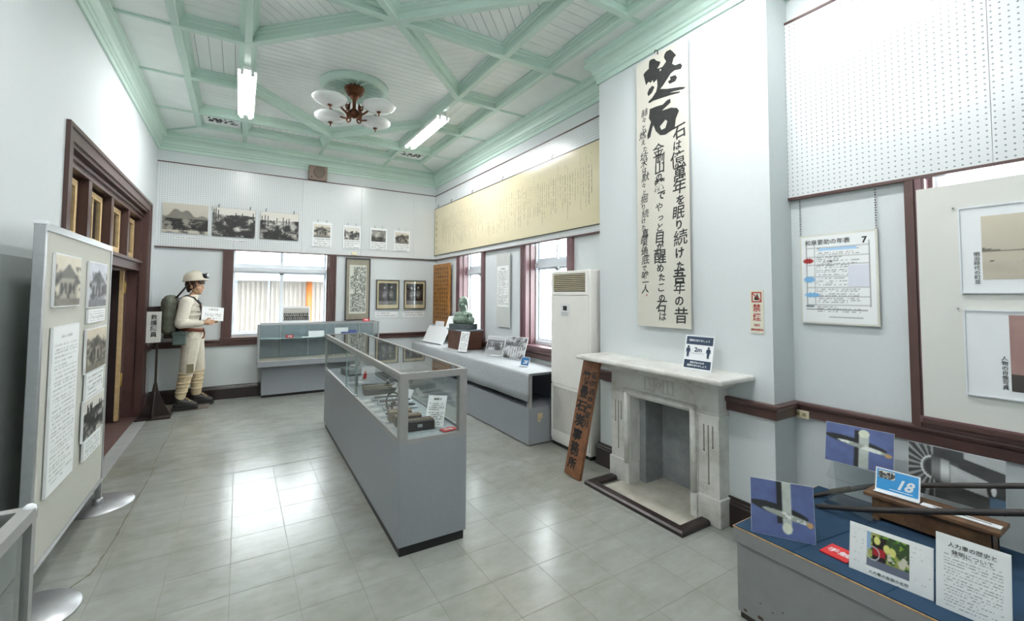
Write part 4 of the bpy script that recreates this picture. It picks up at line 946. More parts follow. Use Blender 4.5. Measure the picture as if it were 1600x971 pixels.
# white panel covering window 4 with two framed pictures
Mp = on_right(.815, .885, XR - .028)
t = thing('fabric_screen', 'large white fabric panel covering the window at the far right edge', 'panel', Mp)
obj('panel', MB().box(0, 1.2, .0, 1.175, 0, .010), mat('panel_fabric', '#DADBD5', .9, var=.02), t)
obj('batten', MB().box(-.05, 0, -.05, 1.23, -.01, .006).box(-.04, -.01, -.05, 1.23, .006, .016).box(0, 1.2, -.045, 0, -.01, .02).box(0, 1.2, -.022, -.004, .02, .034), brown_m, t)
for (nm, lab, z0, z1, xo, zz0, zz1, arr, y0) in (('up', 'white framed picture of a riverside town, upper of the two on the white panel', 1.525, 1.93, .07, 1.585, 1.885, None, .655), ('lo', 'white framed portrait on a brown ground, lower of the two on the white panel', 1.04, 1.435, .14, 1.075, 1.42, None, .65)):
    o = thing('framed_print', lab, 'picture frame', on_right(y0, z0, XR - .04), 'two white framed prints on the white panel'); W_, H_ = .75, z1 - z0
    obj('sheet', MB().box(0, W_, 0, H_, .0, .006), paper_m, o)
    obj('frame', MB().box(-.006, 0, -.006, H_ + .006, 0, .012).box(W_, W_ + .006, -.006, H_ + .006, 0, .012).box(0, W_, -.006, 0, 0, .012).box(0, W_, H_, H_ + .006, 0, .012), sash_m, o)
    if nm == 'up':
        f = fbm(60, 80, 41, 5, 6); y = np.linspace(0, 1, 60)[:, None]; x = np.linspace(0, 1, 80)[None]; a = .80 - .1 * y + 0 * x
        a = np.where(y > .5 + .05 * np.sin(x * 9), .38 + .1 * f, a); a = np.where((y > .56) & (y < .72), np.where(f > .5, .75, .2), a); a = np.where(y >= .72, .68 + .1 * f, a); arr = gray(a, (1, .96, .87)); pw = .55
    else: arr = pic_lady(70, 80); pw = .5
    picture('print', arr, pw, zz1 - zz0, o, xo, zz0 - z0, .007, gloss_print_m)
    lettering('caption', '明治時代の町並' if nm == 'up' else '人物の肖像写真', .022, o, T(xo - .018, .18, .007), vertical=True, pitch=1.0)
    obj('pin', MB().ball((-.025, H_ + .012, .004), .005, 1), alu_m, o)

# ================================================================ CENTRE SHOWCASE
def showcase(t, w_, ln, z0, z1, rot_items=None): pass
M = T(.808, 2.483, 0) @ RZ(-math.degrees(math.atan2(.05, 2.858)) * 1.0)
t = thing('showcase', 'long grey centre showcase with a glass top and sliding glass sides', 'showcase', M)
CW, CL, CZ, GH = .425, 2.86, .645, 1.04
obj('kickboard', MB().box(.012, CW - .012, .012, CL - .012, 0, .055), kick_m, t)
obj('cabinet', MB().box(0, CW, 0, CL, .055, CZ - .01, bev=.003), grey_m, t)
obj('deck', MB().box(.01, CW - .01, .01, CL - .01, CZ - .01, CZ), mat('felt_deck', '#A9B2B7', .9, nscale=80, var=.2), t)
fm = MB()
for x in (0, CW - .05): fm.box(x, x + .05, 0, .045, CZ - .01, GH - .001)
for x in (0, CW - .04): fm.box(x, x + .04, CL - .045, CL, CZ - .01, GH - .001)
fm.box(0, .022, .045, CL - .045, GH - .032, GH).box(CW - .022, CW, .045, CL - .045, GH - .032, GH).box(.05, CW - .05, 0, .022, GH - .04, GH - .0005).box(.04, CW - .04, CL - .022, CL, GH - .03, GH)
fm.box(0, .012, .045, CL - .045, CZ - .01, CZ + .018).box(CW - .012, CW, .045, CL - .045, CZ - .01, CZ + .018).box(.05, CW - .05, 0, .02, CZ - .012, CZ + .012)
obj('frame', fm, grey2_m, t)
obj('sliding_track', MB().box(.012, .03, .045, CL - .045, CZ, CZ + .006).box(.002, .03, .045, CL - .045, GH - .045, GH - .032), alu_m, t)
obj('glass_top', MB().box(.022, CW - .022, .022, CL - .022, GH - .010, GH - .004), glass_m, t)
obj('end_glass', MB().box(.05, CW - .05, .008, .012, CZ + .01, GH - .035), glass_m, t)
for k, (a, b, xo) in enumerate(((.045, 1.28, .010), (1.24, 1.70, .018), (1.66, 2.815, .010))):
    p = obj('sliding_pane', MB().box(xo, xo + .004, a, b, CZ + .004, GH - .03), glass_m, t)
    obj('pane_edge', MB().box(xo - .001, xo + .006, a, a + .010, CZ + .004, GH - .03).box(xo - .001, xo + .006, b - .010, b, CZ + .004, GH - .03), mat('pane_edge_aluminium', '#9DB3AE', .2), p)  # aluminium edge strips of the sliding panes, one even pale colour
    if k != 1: obj('lock', MB().box(xo - .008, xo + .006, b - .05, b, CZ + .01, CZ + .028, bev=.002), alu_m, p)
obj('side_glass', MB().box(CW - .016, CW - .012, .045, CL - .045, CZ + .01, GH - .03), glass_m, t)
MC = M
def inC(x, y, z=CZ + .0005, rz=0): return MC @ T(x, y, z) @ RZ(rz)
# contents
def docbox(lab, x, y, rz, l, w_, h_, m, z=CZ + .0005, tilt=0):
    o = thing('instrument_box', lab, 'box', inC(x, y, z, rz) @ RX(tilt)); obj('case', MB().box(0, l, 0, w_, 0, h_, bev=.004), m, o)
    obj('lid_band', MB().box(-.002, l + .002, w_ * .42, w_ * .58, h_ * .2, h_ + .002), mat('tan_strap', '#8F7B5E', .6), o); obj('clasp', MB().box(l * .45, l * .6, -.004, 0, h_ * .4, h_ * .7), alu_m, o); return o
docbox('black leather instrument box nearest the end glass of the centre showcase', .075, .17, -4, .20, .095, .06, hide_m)
docbox('brown instrument box second from the near end glass of the centre showcase', .065, .30, -6, .17, .085, .065, mat('brown_hide', '#57493B', .5, var=.25))
docbox('pale brown instrument box behind the two darker ones in the centre showcase', .06, .42, -5, .15, .09, .07, mat('tan_hide', '#776650', .5, var=.25))
t = thing('spoked_wheel', 'black spoked measuring wheel standing in the near end of the centre showcase', 'wheel', inC(.14, .60, CZ + .002, -60))
Mw = T(.0, 0, .085) @ RX(90); mb = MB().torus(.072, .006, Mw, 32, 8)
obj('rim', mb, black_m, t); mb = MB().cyl((0, -.012, .085), (0, .012, .085), .012, n=12)
for k in range(6): mb.cyl((0, 0, .085), (.07 * math.cos(k * PI / 3), 0, .085 + .07 * math.sin(k * PI / 3)), .002, n=6)
obj('spokes', mb, black_m, t); obj('stand', MB().box(-.05, .05, -.03, .03, 0, .012).box(-.01, .01, -.02, -.014, .01, .09), black_m, t)
t = card('text_card', 'white text card leaning inside the near end of the centre showcase', 'card', MC @ lean((.235, .24, CZ + .001), (1, -.75, 0), 30), .125, .205, .003)
picture('print', pic_text(30, 26, 61, 12, .4, .95, .1), .119, .194, t, .003, .003)
t = card('red_notice_tag', 'red tag with white lettering lying inside the near end of the centre showcase', 'tag', inC(.30, .05, CZ + .008, 12), .10, .062, .004, red_m)
lettering('lettering', '手触', .032, t, T(.05, .03, .0), paper_m, bold=.0005)
for k, (y, s) in enumerate(((.30, .06), (.44, .055), (.60, .055), (.76, .055), (.92, .055), (1.06, .05))):
    t = card('specimen_label', 'small white specimen label in the centre showcase, %s from the near end' % ('first', 'second', 'third', 'fourth', 'fifth', 'sixth')[k], 'label', inC(.035, y, CZ + .004, 4), .06, .085, .002, None, 'specimen labels in the centre showcase')
    picture('print', pic_text(8, 8, 100 + k, 3, .55, .95, .1, False), .05, .075, t, .005, .005)
def sleeve(x, y, l, w_, h_, rz, lab):
    o = thing('plastic_sleeve', lab, 'sleeve', inC(x, y, CZ + .001, rz), 'clear sleeves in the centre showcase'); obj('wrap', MB().box(0, l, 0, w_, 0, h_, bev=.01), mat('cloudy_plastic', '#AEB9C0', .2, var=.15, nscale=12, coat=.6), o)
    obj('tool', MB().cyl((.02, w_ / 2, h_ + .004), (l - .02, w_ / 2, h_ + .004), .006, n=8).box(.02, .07, w_ * .25, w_ * .75, h_, h_ + .008), steel_m, o)
sleeve(.10, .74, .26, .10, .018, -10, 'clear plastic sleeve with a tool, nearest of three in the centre showcase')
sleeve(.10, .90, .27, .11, .022, -12, 'clear plastic sleeve with a tool, middle of three in the centre showcase')
sleeve(.10, 1.07, .27, .10, .016, -12, 'clear plastic sleeve with a tool, farthest of three in the centre showcase')
t = thing('survey_instrument', 'black survey instrument with pale bars lying in the middle of the centre showcase', 'instrument', inC(.09, 1.30, CZ + .001, -8))
obj('body', MB().box(0, .29, 0, .13, 0, .045, bev=.006).box(.0, .29, .17, .25, 0, .05, bev=.006), black_m, t); obj('scale_bar', MB().box(.0, .28, .138, .16, .0, .05).box(.02, .26, .05, .062, .045, .052), mat('pale_scale', '#A9A48F', .4), t)
obj('knob', MB().cyl((.26, .06, .045), (.26, .06, .085), .016, n=14).cyl((.22, .2, .05), (.22, .2, .08), .012, n=12), alu_m, t)
for k, (x, y, lab) in enumerate(((.30, 1.02, 'white card leaning behind the clear sleeves, centre showcase'), (.30, 1.30, 'white card leaning beside the survey instrument, centre showcase'))):
    t = card('white_card', lab, 'card', MC @ lean((x, y, CZ + .001), (.6, -1, 0), 35), .11, .10, .003); obj('stripe', MB().box(.05, .056, 0, .1, 0, .001), ink_m, t)
t = card('figure_card', 'white card with a small red figure at the far end of the centre showcase', 'card', MC @ lean((.20, 1.95, CZ + .001), (1, -.5, 0), 20), .13, .14, .003)
obj('figure', MB().prism([(.02, .02), (.05, .02), (.055, .06), (.045, .10), (.03, .10), (.022, .06)], 0, .001), red_m, t)
t = card('paper_sheet', 'white paper sheet lying flat at the far end of the centre showcase', 'paper', inC(.08, 1.85, CZ + .003, 5), .14, .10, .002)
t = thing('grey_instrument', 'dark grey covered instrument at the far end of the centre showcase', 'instrument', inC(.12, 2.25, CZ + .001, 5)); obj('body', MB().box(0, .2, 0, .22, 0, .07, bev=.01), mat('slate_cover', '#5C6466', .6), t); obj('cap', MB().cyl((.1, .11, .07), (.1, .11, .10), .03), alu_m, t)
t = card('blue_booklet', 'blue and white booklet inside the wall showcase, upper right', 'booklet', lean((1.38, 7.16, .875), (1, 0, 0), 55), .24, .10, .004, mat('violet_blue', '#55609A', .5))

# ================================================================ WALL SHOWCASE (far wall)
t = thing('wall_showcase', 'grey wall showcase with glass front standing below the far window', 'showcase', (.24, 7.05, 0))
x0, x1, y0, y1 = .245, 1.935, 7.05, 7.41
obj('kickboard', MB().box(x0 + .07, x1 - .07, 7.22, y1, 0, .04), kick_m, t, True); obj('cabinet', MB().box(x0 + .06, x1 - .06, 7.20, y1, .04, .46, bev=.003), grey_m, t, True)
obj('ledge', MB().box(x0, x1, y0, y1, .46, .535, bev=.004), grey_m, t, True)
obj('back_panel', MB().box(x0 + .02, x1 - .02, y1 - .012, y1, .535, 1.05), greyd_m, t, True)
obj('deck', MB().box(x0 + .02, x1 - .02, y0 + .03, y1 - .012, .535, .545), mat('pale_deck', '#C9C2B5', .7), t, True)
fm = MB().box(x0, x0 + .022, y0, y0 + .022, .535, 1.06).box(x1 - .022, x1, y0, y0 + .022, .535, 1.06).box(x0, x0 + .022, y1 - .022, y1, .535, 1.06).box(x1 - .022, x1, y1 - .022, y1, .535, 1.06)
fm.box(x0, x1, y0, y0 + .022, 1.045, 1.065).box(x0, x1, y1 - .02, y1, 1.045, 1.065).box(x0, x0 + .022, y0, y1, 1.045, 1.065).box(x1 - .022, x1, y0, y1, 1.045, 1.065)
obj('frame', fm, alu_m, t, True)
obj('front_glass', MB().box(x0 + .022, x1 - .022, y0 + .006, y0 + .010, .54, 1.045), glass_m, t, True)
obj('glass_top', MB().box(x0 + .022, x1 - .022, y0 + .022, y1 - .022, 1.05, 1.056), glass_m, t, True)
for s, x in ((0, x0 + .006), (1, x1 - .010)): obj('side_glass', MB().box(x, x + .004, y0 + .022, y1 - .022, .54, 1.045), glass_m, t, True)
obj('glass_shelf', MB().box(x0 + .03, x1 - .03, 7.10, y1 - .02, .845, .853), mat('shelf_glass_edge', '#A9C4C8', .1, coat=.8), t, True)
for k in range(4):
    x = x0 + .30 + k * .38; obj('shelf_standard', MB().box(x, x + .016, y1 - .022, y1 - .012, .56, 1.04), alu_m, t, True); obj('shelf_bracket', MB().box(x + .004, x + .012, 7.12, y1 - .02, .832, .845), steel_m, t, True)
def minired(lab, M): 
    o = card('red_notice_tag', lab, 'tag', M, .10, .045, .004, red_m); lettering('lettering', '手触', .03, o, T(.05, .022, 0), paper_m, bold=.0005)
minired('red tag with white lettering on the glass shelf of the wall showcase', lean((.60, 7.12, .855), (1, 0, 0), 20))
minired('red tag with white lettering standing on top of the wall showcase, right end', lean((1.70, 7.14, 1.068), (1, 0, 0), 20))
card('folded_note', 'small folded white note on the glass shelf of the wall showcase', 'note', lean((.92, 7.22, .855), (1, 0, 0), 20), .22, .085, .003)
card('shelf_sheet', 'flat white sheet on the glass shelf of the wall showcase', 'paper', T(.82, 7.11, .857), .40, .08, .002)
card('white_box_card', 'upright white card on the glass shelf behind the centre showcase', 'card', lean((1.62 - .33, 7.2, .855), (1, 0, 0), 8), .20, .12, .003)
card('flat_sheet', 'flat white sheet on the glass shelf near the centre showcase corner', 'paper', T(1.10, 7.11, .857), .16, .07, .002)
card('flat_document', 'pale document lying on the lower deck of the wall showcase', 'paper', T(.62, 7.12, .549), .38, .12, .003, mat('pale_grey_paper', '#BFC3C4', .6))
t = thing('ore_specimens', 'small white and ochre specimens on the lower deck of the wall showcase', 'specimens', (1.2, 7.15, .546)); rnd = random.Random(3)
for k in range(7): obj('specimen', MB().ball((rnd.uniform(-.09, .1), rnd.uniform(-.02, .03), .014), (.018, .014, .013), 1), [paper_m, mat('ochre_stone', '#B98A4A', .7), grey_m][k % 3], t)
# group photo on the case
t = card('group_photograph', 'white mounted group photograph standing on the wall showcase before the window', 'photograph', lean((.555, 7.20, 1.068), (1, 0, 0), 8), .375, .245, .005)
picture('print', pic_people(34, 60, 14, 2, 13), .345, .185, t, .012, .035)

# ================================================================ LONG TABLE with cloth
t = thing('long_table', 'long grey table unit standing under the right hand windows', 'table', (2.49, 3.62, 0))
tx0, tx1, ty0, ty1 = 2.49, 2.985, 3.625, 7.0
obj('lower_cabinet', MB().box(tx0, tx1, ty0, ty1, .01, .37, bev=.003), grey_m, t, True)
obj('top_board', MB().box(tx0, tx1, ty0, ty1, .69, .713), grey_m, t, True)
for y in (ty0, 5.2, ty1 - .03): obj('support_panel', MB().box(tx0, tx0 + .04, y, y + .03, .37, .69).box(tx1 - .03, tx1, y, y + .03, .37, .69), grey2_m, t, True)
obj('inner_shelf', MB().box(tx1 - .012, tx1, ty0 + .03, ty1 - .03, .37, .69), mat('dark_grey_panel', '#69707A', .5), t, True)
s_ = obj('stickers', MB().box(0, .06, .0, .055, 0, .001).box(.0, .035, -.03, -.008, 0, .001), mat('beige_sticker', '#C8B48C', .6), t); s_.matrix_world = frame((2.60, ty0 - .001, .255), (1, 0, 0), (0, 0, 1)); s_.matrix_parent_inverse = Matrix.Identity(4); s_.matrix_basis = Matrix.Translation((-2.49, -3.62, 0)) @ frame((2.60, ty0 - .001, .255), (1, 0, 0), (0, 0, 1))
# cloth: draped sheet with soft waves
N = 120; me = bpy.data.meshes.new('tablecloth'); V = []; F = []; cy0, cy1 = 3.60, 7.02
prof = [(tx1 + .0, .717), (2.75, .717), (2.50, .718), (2.478, .712), (2.472, .69), (2.470, .60), (2.468, .52), (2.466, .435)]
for i in range(N + 1):
    y = cy0 + (cy1 - cy0) * i / N
    for j, (x, z) in enumerate(prof):
        k = max(0, j - 3) / 4; V.append((x + k * .006 * math.sin(y * 9 + j) - k * .003, y + (.0 if j < 4 else .01 * k * math.sin(j)), z + (k == 1) * .008 * math.sin(y * 2)))
m = len(prof)
for i in range(N):
    for j in range(m - 1): a = i * m + j; F.append((a, a + 1, a + m + 1, a + m))
me.from_pydata(V, [], F); me.materials.append(cloth_m)
for p in me.polygons: p.use_smooth = True
o = bpy.data.objects.new('tablecloth', me); C.objects.link(o); md = o.modifiers.new('s', 'SOLIDIFY'); md.thickness = .003; md.offset = 1
tag(o, 'grey felt cloth draped over the long table under the right hand windows', 'tablecloth')
ZC = .7215
# wooden box + bust
t = thing('wooden_box', 'dark wooden plinth box with a blue-grey lid under the bronze bust', 'box', (2.66, 5.52, ZC))
obj('case', MB().box(2.66, 2.98, 5.53, 5.98, ZC, .985), box_wood, t, True); obj('lid', MB().box(2.645, 3.0, 5.515, 5.995, .985, 1.005, bev=.004), mat('blue_grey_lid', '#8A98A3', .5), t, True)
def remesh(mb, voxel, smooth=3, name='m'):
    me = mb.mesh(name); o = bpy.data.objects.new('tmp', me); C.objects.link(o)
    a = o.modifiers.new('r', 'REMESH'); a.mode = 'VOXEL'; a.voxel_size = voxel; a.use_smooth_shade = True
    if smooth: b = o.modifiers.new('s', 'SMOOTH'); b.iterations = smooth; b.factor = .5
    bpy.context.view_layer.update(); dg = bpy.context.evaluated_depsgraph_get(); r = bpy.data.meshes.new_from_object(o.evaluated_get(dg)); r.name = name
    bpy.data.objects.remove(o); 
    for p in r.polygons: p.use_smooth = True
    return r
def head_parts(mb, c, s=1.0, fx=1, tilt=0, tall=1.0, female=False):
    """head looking along +x; c = centre at ear height; s = scale, true size when 1"""
    def P(x, y, z): return (c[0] + x * s, c[1] + y * s, c[2] + z * s)
    def B(x, y, z, r): mb.ball(P(x, y, z), tuple(q_ * s for q_ in r) if isinstance(r, tuple) else r * s)
    B(-.01, 0, .035, (.098, .078, .092)); B(.025, 0, -.03, (.07, .06, .085)); B(.055, 0, -.085, (.032, .028, .024)); B(.02, 0, -.06, (.055, .055, .045))
    mb.cap(P(.086, 0, .018), P(.102, 0, -.018), .008 * s, .0115 * s)                         # nose
    B(.072, 0, .034, (.02, .05, .014)); B(.055, .036, -.028, (.028, .026, .030)); B(.055, -.036, -.028, (.028, .026, .030))
    B(.078, 0, -.05, (.014, .026, .008)); B(.077, 0, -.062, (.013, .022, .008))              # lips
    for y in (-.078, .078): B(-.005, y, -.005, (.018, .01, .032))
mb = MB(); cb = Vector((2.775, 5.70, 1.08)); s = .92
# chest, shoulders, draped robe
RB = T(*cb) @ RZ(28)
def q3(x, y, z): return tuple(RB @ Vector((x, y, z)))
mb.cap(q3(.0, -.115, .055), q3(.0, .115, .055), .068); mb.cap(q3(.0, -.095, .12), q3(.0, .095, .12), .055); mb.cap(q3(-.03, -.05, .06), q3(-.03, .05, .06), .075); mb.cap(q3(-.02, -.04, .13), q3(-.02, .04, .13), .06)
mb.cap(q3(0, 0, .14), q3(-.01, 0, .22), .062, .05)
for sg in (-1, 1): mb.cap(q3(.0, sg * .13, .04), q3(-.0, sg * .135, .05), .05, .048)
sub = MB(); head_parts(sub, (0, 0, 0), .86)
me_h = sub.mesh('h'); me_h.transform(RB @ T(-.015, 0, .292) @ RZ(180)); mb.bm.from_mesh(me_h)
for k in range(4):
    for sg in (-1, 1): mb.tube([q3(-.05, sg * (-.02 + .035 * k), -.0), q3(-.098, sg * (.02 + .03 * k), .06), q3(-.075, sg * (.045 + .02 * k), .135), q3(-.02, sg * (.05 + .02 * k), .185 - .01 * k), q3(.05, sg * (.05 + .02 * k), .16)], .009, 8)
t = thing('bronze_bust', 'green bronze bust of a bald robed man on the wooden plinth box', 'sculpture', (2.775, 5.70, 1.0))
obj('figure', remesh(mb, .0045, 2, 'bust'), bronze_m, t, True)
obj('base_block', MB().box(-.13, .11, -.165, .165, -.075, .002, RB, bev=.004), mat('dark_base_stone', '#4E5658', .5, var=.15), t, True)
# table cards
t = card('white_text_panel', 'white panel card leaning behind the bust on the wooden box', 'card', lean((2.66, 5.98 + .12, .99), (.35, -1, 0), 22), .13, .20, .004); picture('print', pic_text(20, 14, 33, 8, .8, .96, .1), .12, .19, t, .005, .005)
t = thing('white_easel_box', 'wide white sloping display card at the far end of the cloth covered table', 'card', (2.62, 6.25, ZC))
Me = lean((2.62, 6.95, ZC), (.12, -1, 0), 28); Ml = ROOT[t].inverted() @ Me
obj('face', MB().box(0, .66, 0, .30, -.006, 0, Ml), paper_m, t); obj('lip', MB().box(0, .66, 0, .012, 0, .03, Ml).box(.2, .46, 0, .02, -.16, -.006, Ml), paper_m, t)
card('small_white_card', 'small white card standing at the very back corner of the cloth covered table', 'card', lean((2.80, 6.92, .72), (.3, -1, 0), 10), .22, .34, .003)
t = card('narrow_text_card', 'narrow white text card leaning against the front of the wooden box', 'card', lean((2.565, 5.44, ZC), (.32, -.62, 0), 16), .145, .285, .003); picture('print', pic_text(40, 18, 35, 17, .45, .96, .1, False), .135, .275, t, .005, .005)
obj('foot', MB().box(0, .15, 0, .004, 0, .05), paper_m, t)
for k, (o_, lab, sd_, W_, H_) in enumerate((((2.78, 5.08, ZC), 'grey photograph of a works gate on an easel, left of two on the table', 5, .30, .25), ((2.80, 4.66, ZC), 'grey photograph of people at a cave mouth, right of two easels on the table', 6, .33, .28))):
    t = card('easel_photograph', lab, 'photograph', lean(o_, (.35, -1, 0), 20), W_, H_, .004); f = fbm(30, 36, sd_ + 60, 5, 6); a = np.clip(.5 + 1.6 * (f - .5), .15, .8) + .12 * (rng(sd_).random((30, 36)) - .5)
    if k == 0: a[:6] = .75; a[22:] = .62; a[9:21, 3::5] = .22; a[11, :] = .3; a[6:9] = .45
    else:
        for cx_ in range(8, 30, 4): a[13:26, cx_:cx_ + 2] = .78; a[11:13, cx_:cx_ + 2] = .25
    picture('print', gray(a, (.98, .99, 1)), W_ - .012, H_ - .012, t, .006, .006); obj('easel', MB().box(W_ * .3, W_ * .7, 0, H_ * .4, -.08, -.076).box(W_ * .3, W_ * .7, 0, .004, -.076, .02), plastic_m, t)
tag(obj('white_stone', MB().box(0, .12, 0, .035, 0, .018, bev=.004), paper_m, None, M=T(2.74, 4.86, ZC) @ RZ(-60)), 'small white block lying before the works gate photograph on the table', 'block')
t = card('number_card', 'small blue number card at the near end of the cloth covered table', 'card', lean((2.665, 4.05, ZC), (.30, -1, 0), 18), .115, .10, .003)
obj('blue_field', MB().box(.004, .111, .012, .096, 0, .0008), mat('deep_blue_print', '#2D6AA0', .4), t); lettering('lettering', '28', .055, t, T(.06, .045, .0008), paper_m, bold=.001, shear=.35); obj('foot', MB().box(0, .115, 0, .003, 0, .03), paper_m, t)

# ================================================================ DISPLAY BOARD (left)
t = thing('display_board', 'free-standing grey display board with aluminium frame in front of the left doorway', 'display board', on_left(2.90, 0, -.80))
BW = 1.29
obj('panel', MB().box(.03, BW - .02, .19, 1.80, -.022, 0), mat('board_fabric', '#C3C3BA', .9, nscale=90, var=.05), t)
obj('frame', MB().box(0, .03, .0, 1.835, -.035, .008, bev=.004).box(BW - .022, BW, .0, 1.835, -.03, .006).box(.03, BW - .022, 1.80, 1.835, -.028, .006).box(.03, BW - .022, .165, .19, -.028, .006), alu_m, t)
obj('corner_cap', MB().box(-.004, .034, 1.825, 1.842, -.038, .012, bev=.003), paper_m, t)
for x in (.02, BW - .012):
    f_ = obj('foot', MB().lathe([(0, .012), (.20, .008), (.205, .003), (.205, 0), (0, 0)], 48, T(x + (.0), 0, 0)).cyl((x, .0, .0), (x, 0.0, .05), .03), alu_m, t)
    me = f_.data; me.transform(T(0, 0, -.012) @ T(x, 0, 0) @ RX(-90) @ T(-x, 0, 0))
board_cards = [((3.03, 1.425), (3.445, 1.70), pic_house(40, 40, 17, (1, .96, .86)), 'sepia photograph of a house among trees at the upper left of the display board', 'photo'),
    ((3.61, 1.405), (4.03, 1.695), pic_house(36, 36, 19, (.95, .96, 1)), 'bluish photograph of a stone monument at the upper right of the display board', 'photo'),
    ((3.62, 1.02 + .29), (4.01, 1.395), None, 'small caption under the monument photograph on the display board', 'text'),
    ((3.035, .485), (3.45, 1.325), None, 'tall white text sheet at the lower left of the display board', 'long'),
    ((3.60, 1.00), (4.07, 1.275), pic_house(36, 40, 23), 'black and white photograph of a gabled house, middle right of the display board', 'photo'),
    ((3.63, .80), (4.02, .99), None, 'text caption under the gabled house photograph on the display board', 'text'),
    ((3.60, .59), (4.06, .84), pic_works(36, 40, 51, .1, .3), 'black and white photograph of a long building, lowest on the display board', 'photo'),
    ((3.63, .47), (4.01, .585), None, 'lowest text caption on the display board', 'text')]
board_cards[5] = ((3.63, .845), (4.02, .995), None, board_cards[5][3], 'text')
for k, ((a, z0), (b, z1), arr, lab, kd) in enumerate(board_cards):
    W_, H_ = b - a, z1 - z0; o = card('board_photograph' if kd == 'photo' else 'board_caption', lab, 'photograph' if kd == 'photo' else 'caption', on_left(a, z0, -.80 + .0125 + .001 * k), W_, H_, .011)
    if kd == 'photo': picture('print', arr, W_ - .012, H_ - .012, o, .006, .006)
    elif kd == 'long': picture('print', pic_text(110, 46, 13, 36, .62, .95, .08), W_ - .01, H_ - .01, o, .005, .005)
    else: picture('print', pic_text(16, 34, 14 + k, 5, .5, .95, .06, False), W_ - .01, H_ - .01, o, .005, .005)

# near left showcase
t = thing('corner_showcase', 'glass topped grey showcase at the lower left edge beside the display board', 'showcase', (-.44, 1.6, 0))
xx = -.425; yn = 1.60
obj('cabinet', MB().box(-.97, xx - .01, .1, yn - .01, .04, .55), grey2_m, t, True); obj('kickboard', MB().box(-.96, xx - .03, .12, yn - .03, 0, .04), kick_m, t, True)
fm = MB().box(xx - .03, xx, .1, yn, .925, .955).box(-.97, xx - .03, yn - .03, yn, .925, .955).box(xx - .028, xx - .002, yn - .028, yn - .002, .55, .925).box(-.97, -.94, .1, yn - .03, .925, .955).box(-.97, -.945, yn - .025, yn, .55, .925)
obj('frame', fm, grey2_m, t, True); obj('glass_top', MB().box(-.94, xx - .03, .1, yn - .03, .935, .941), glass_m, t, True); obj('side_glass', MB().box(xx - .014, xx - .010, .1, yn - .028, .55, .925), glass_m, t, True); obj('end_glass', MB().box(-.94, xx - .028, yn - .014, yn - .010, .55, .925), glass_m, t, True)
obj('corner_cap', MB().ball((xx - .012, yn - .012, .952), .014, 2), paper_m, t, True)
tag(obj('grey_folder', MB().box(-.85, -.55, .9, 1.35, .551, .575, bev=.003), mat('folder_grey', '#70757A', .6)), 'grey folder lying inside the near left showcase', 'folder')

# ================================================================ sign stand + mannequin
t = thing('sign_stand', 'dark wooden stand with a white vertical name board beside the mannequin', 'sign', (-.83, 6.72, 0))
obj('base', MB().box(-.17, .17, -.13, .13, 0, .022, bev=.003), steel_m, t)
pts = [(.015, .42), (.03, .33), (.055, .25), (.09, .16), (.135, .07), (.155, .022), (0, .022), (0, .42)]
for a in (0, 90, 180, 270): obj('gusset', MB().prism([(x, z) for x, z in pts], -.008, .008, RZ(a) @ RX(90)), steel_m, t)
obj('pole', MB().box(-.011, .011, -.011, .011, .022, .93), steel_m, t)
o = obj('name_board', MB().box(-.105, .035, .0, .37, -.006, .006, frame((0, -.02, .905), (1, 0, 0), (0, 0, 1))), mat('name_board_paint', '#D8D8D2', .6), t)
mb = MB(); glyphs(mb, '救護隊員', .066, frame((-.035, -.0265, 1.205), (1, 0, 0), (0, 0, 1)), vertical=True, pitch=1.05, bold=.0009); obj('lettering', mb, ink_m, o)
tag(obj('floor_plate', MB().box(-.27, .22, -.17, .18, 0, .022, bev=.002), mat('plate_wood', '#6E665C', .5, var=.2), None, M=T(-.52, 7.10, 0)), 'low brown floor plate under the mannequin', 'plinth')

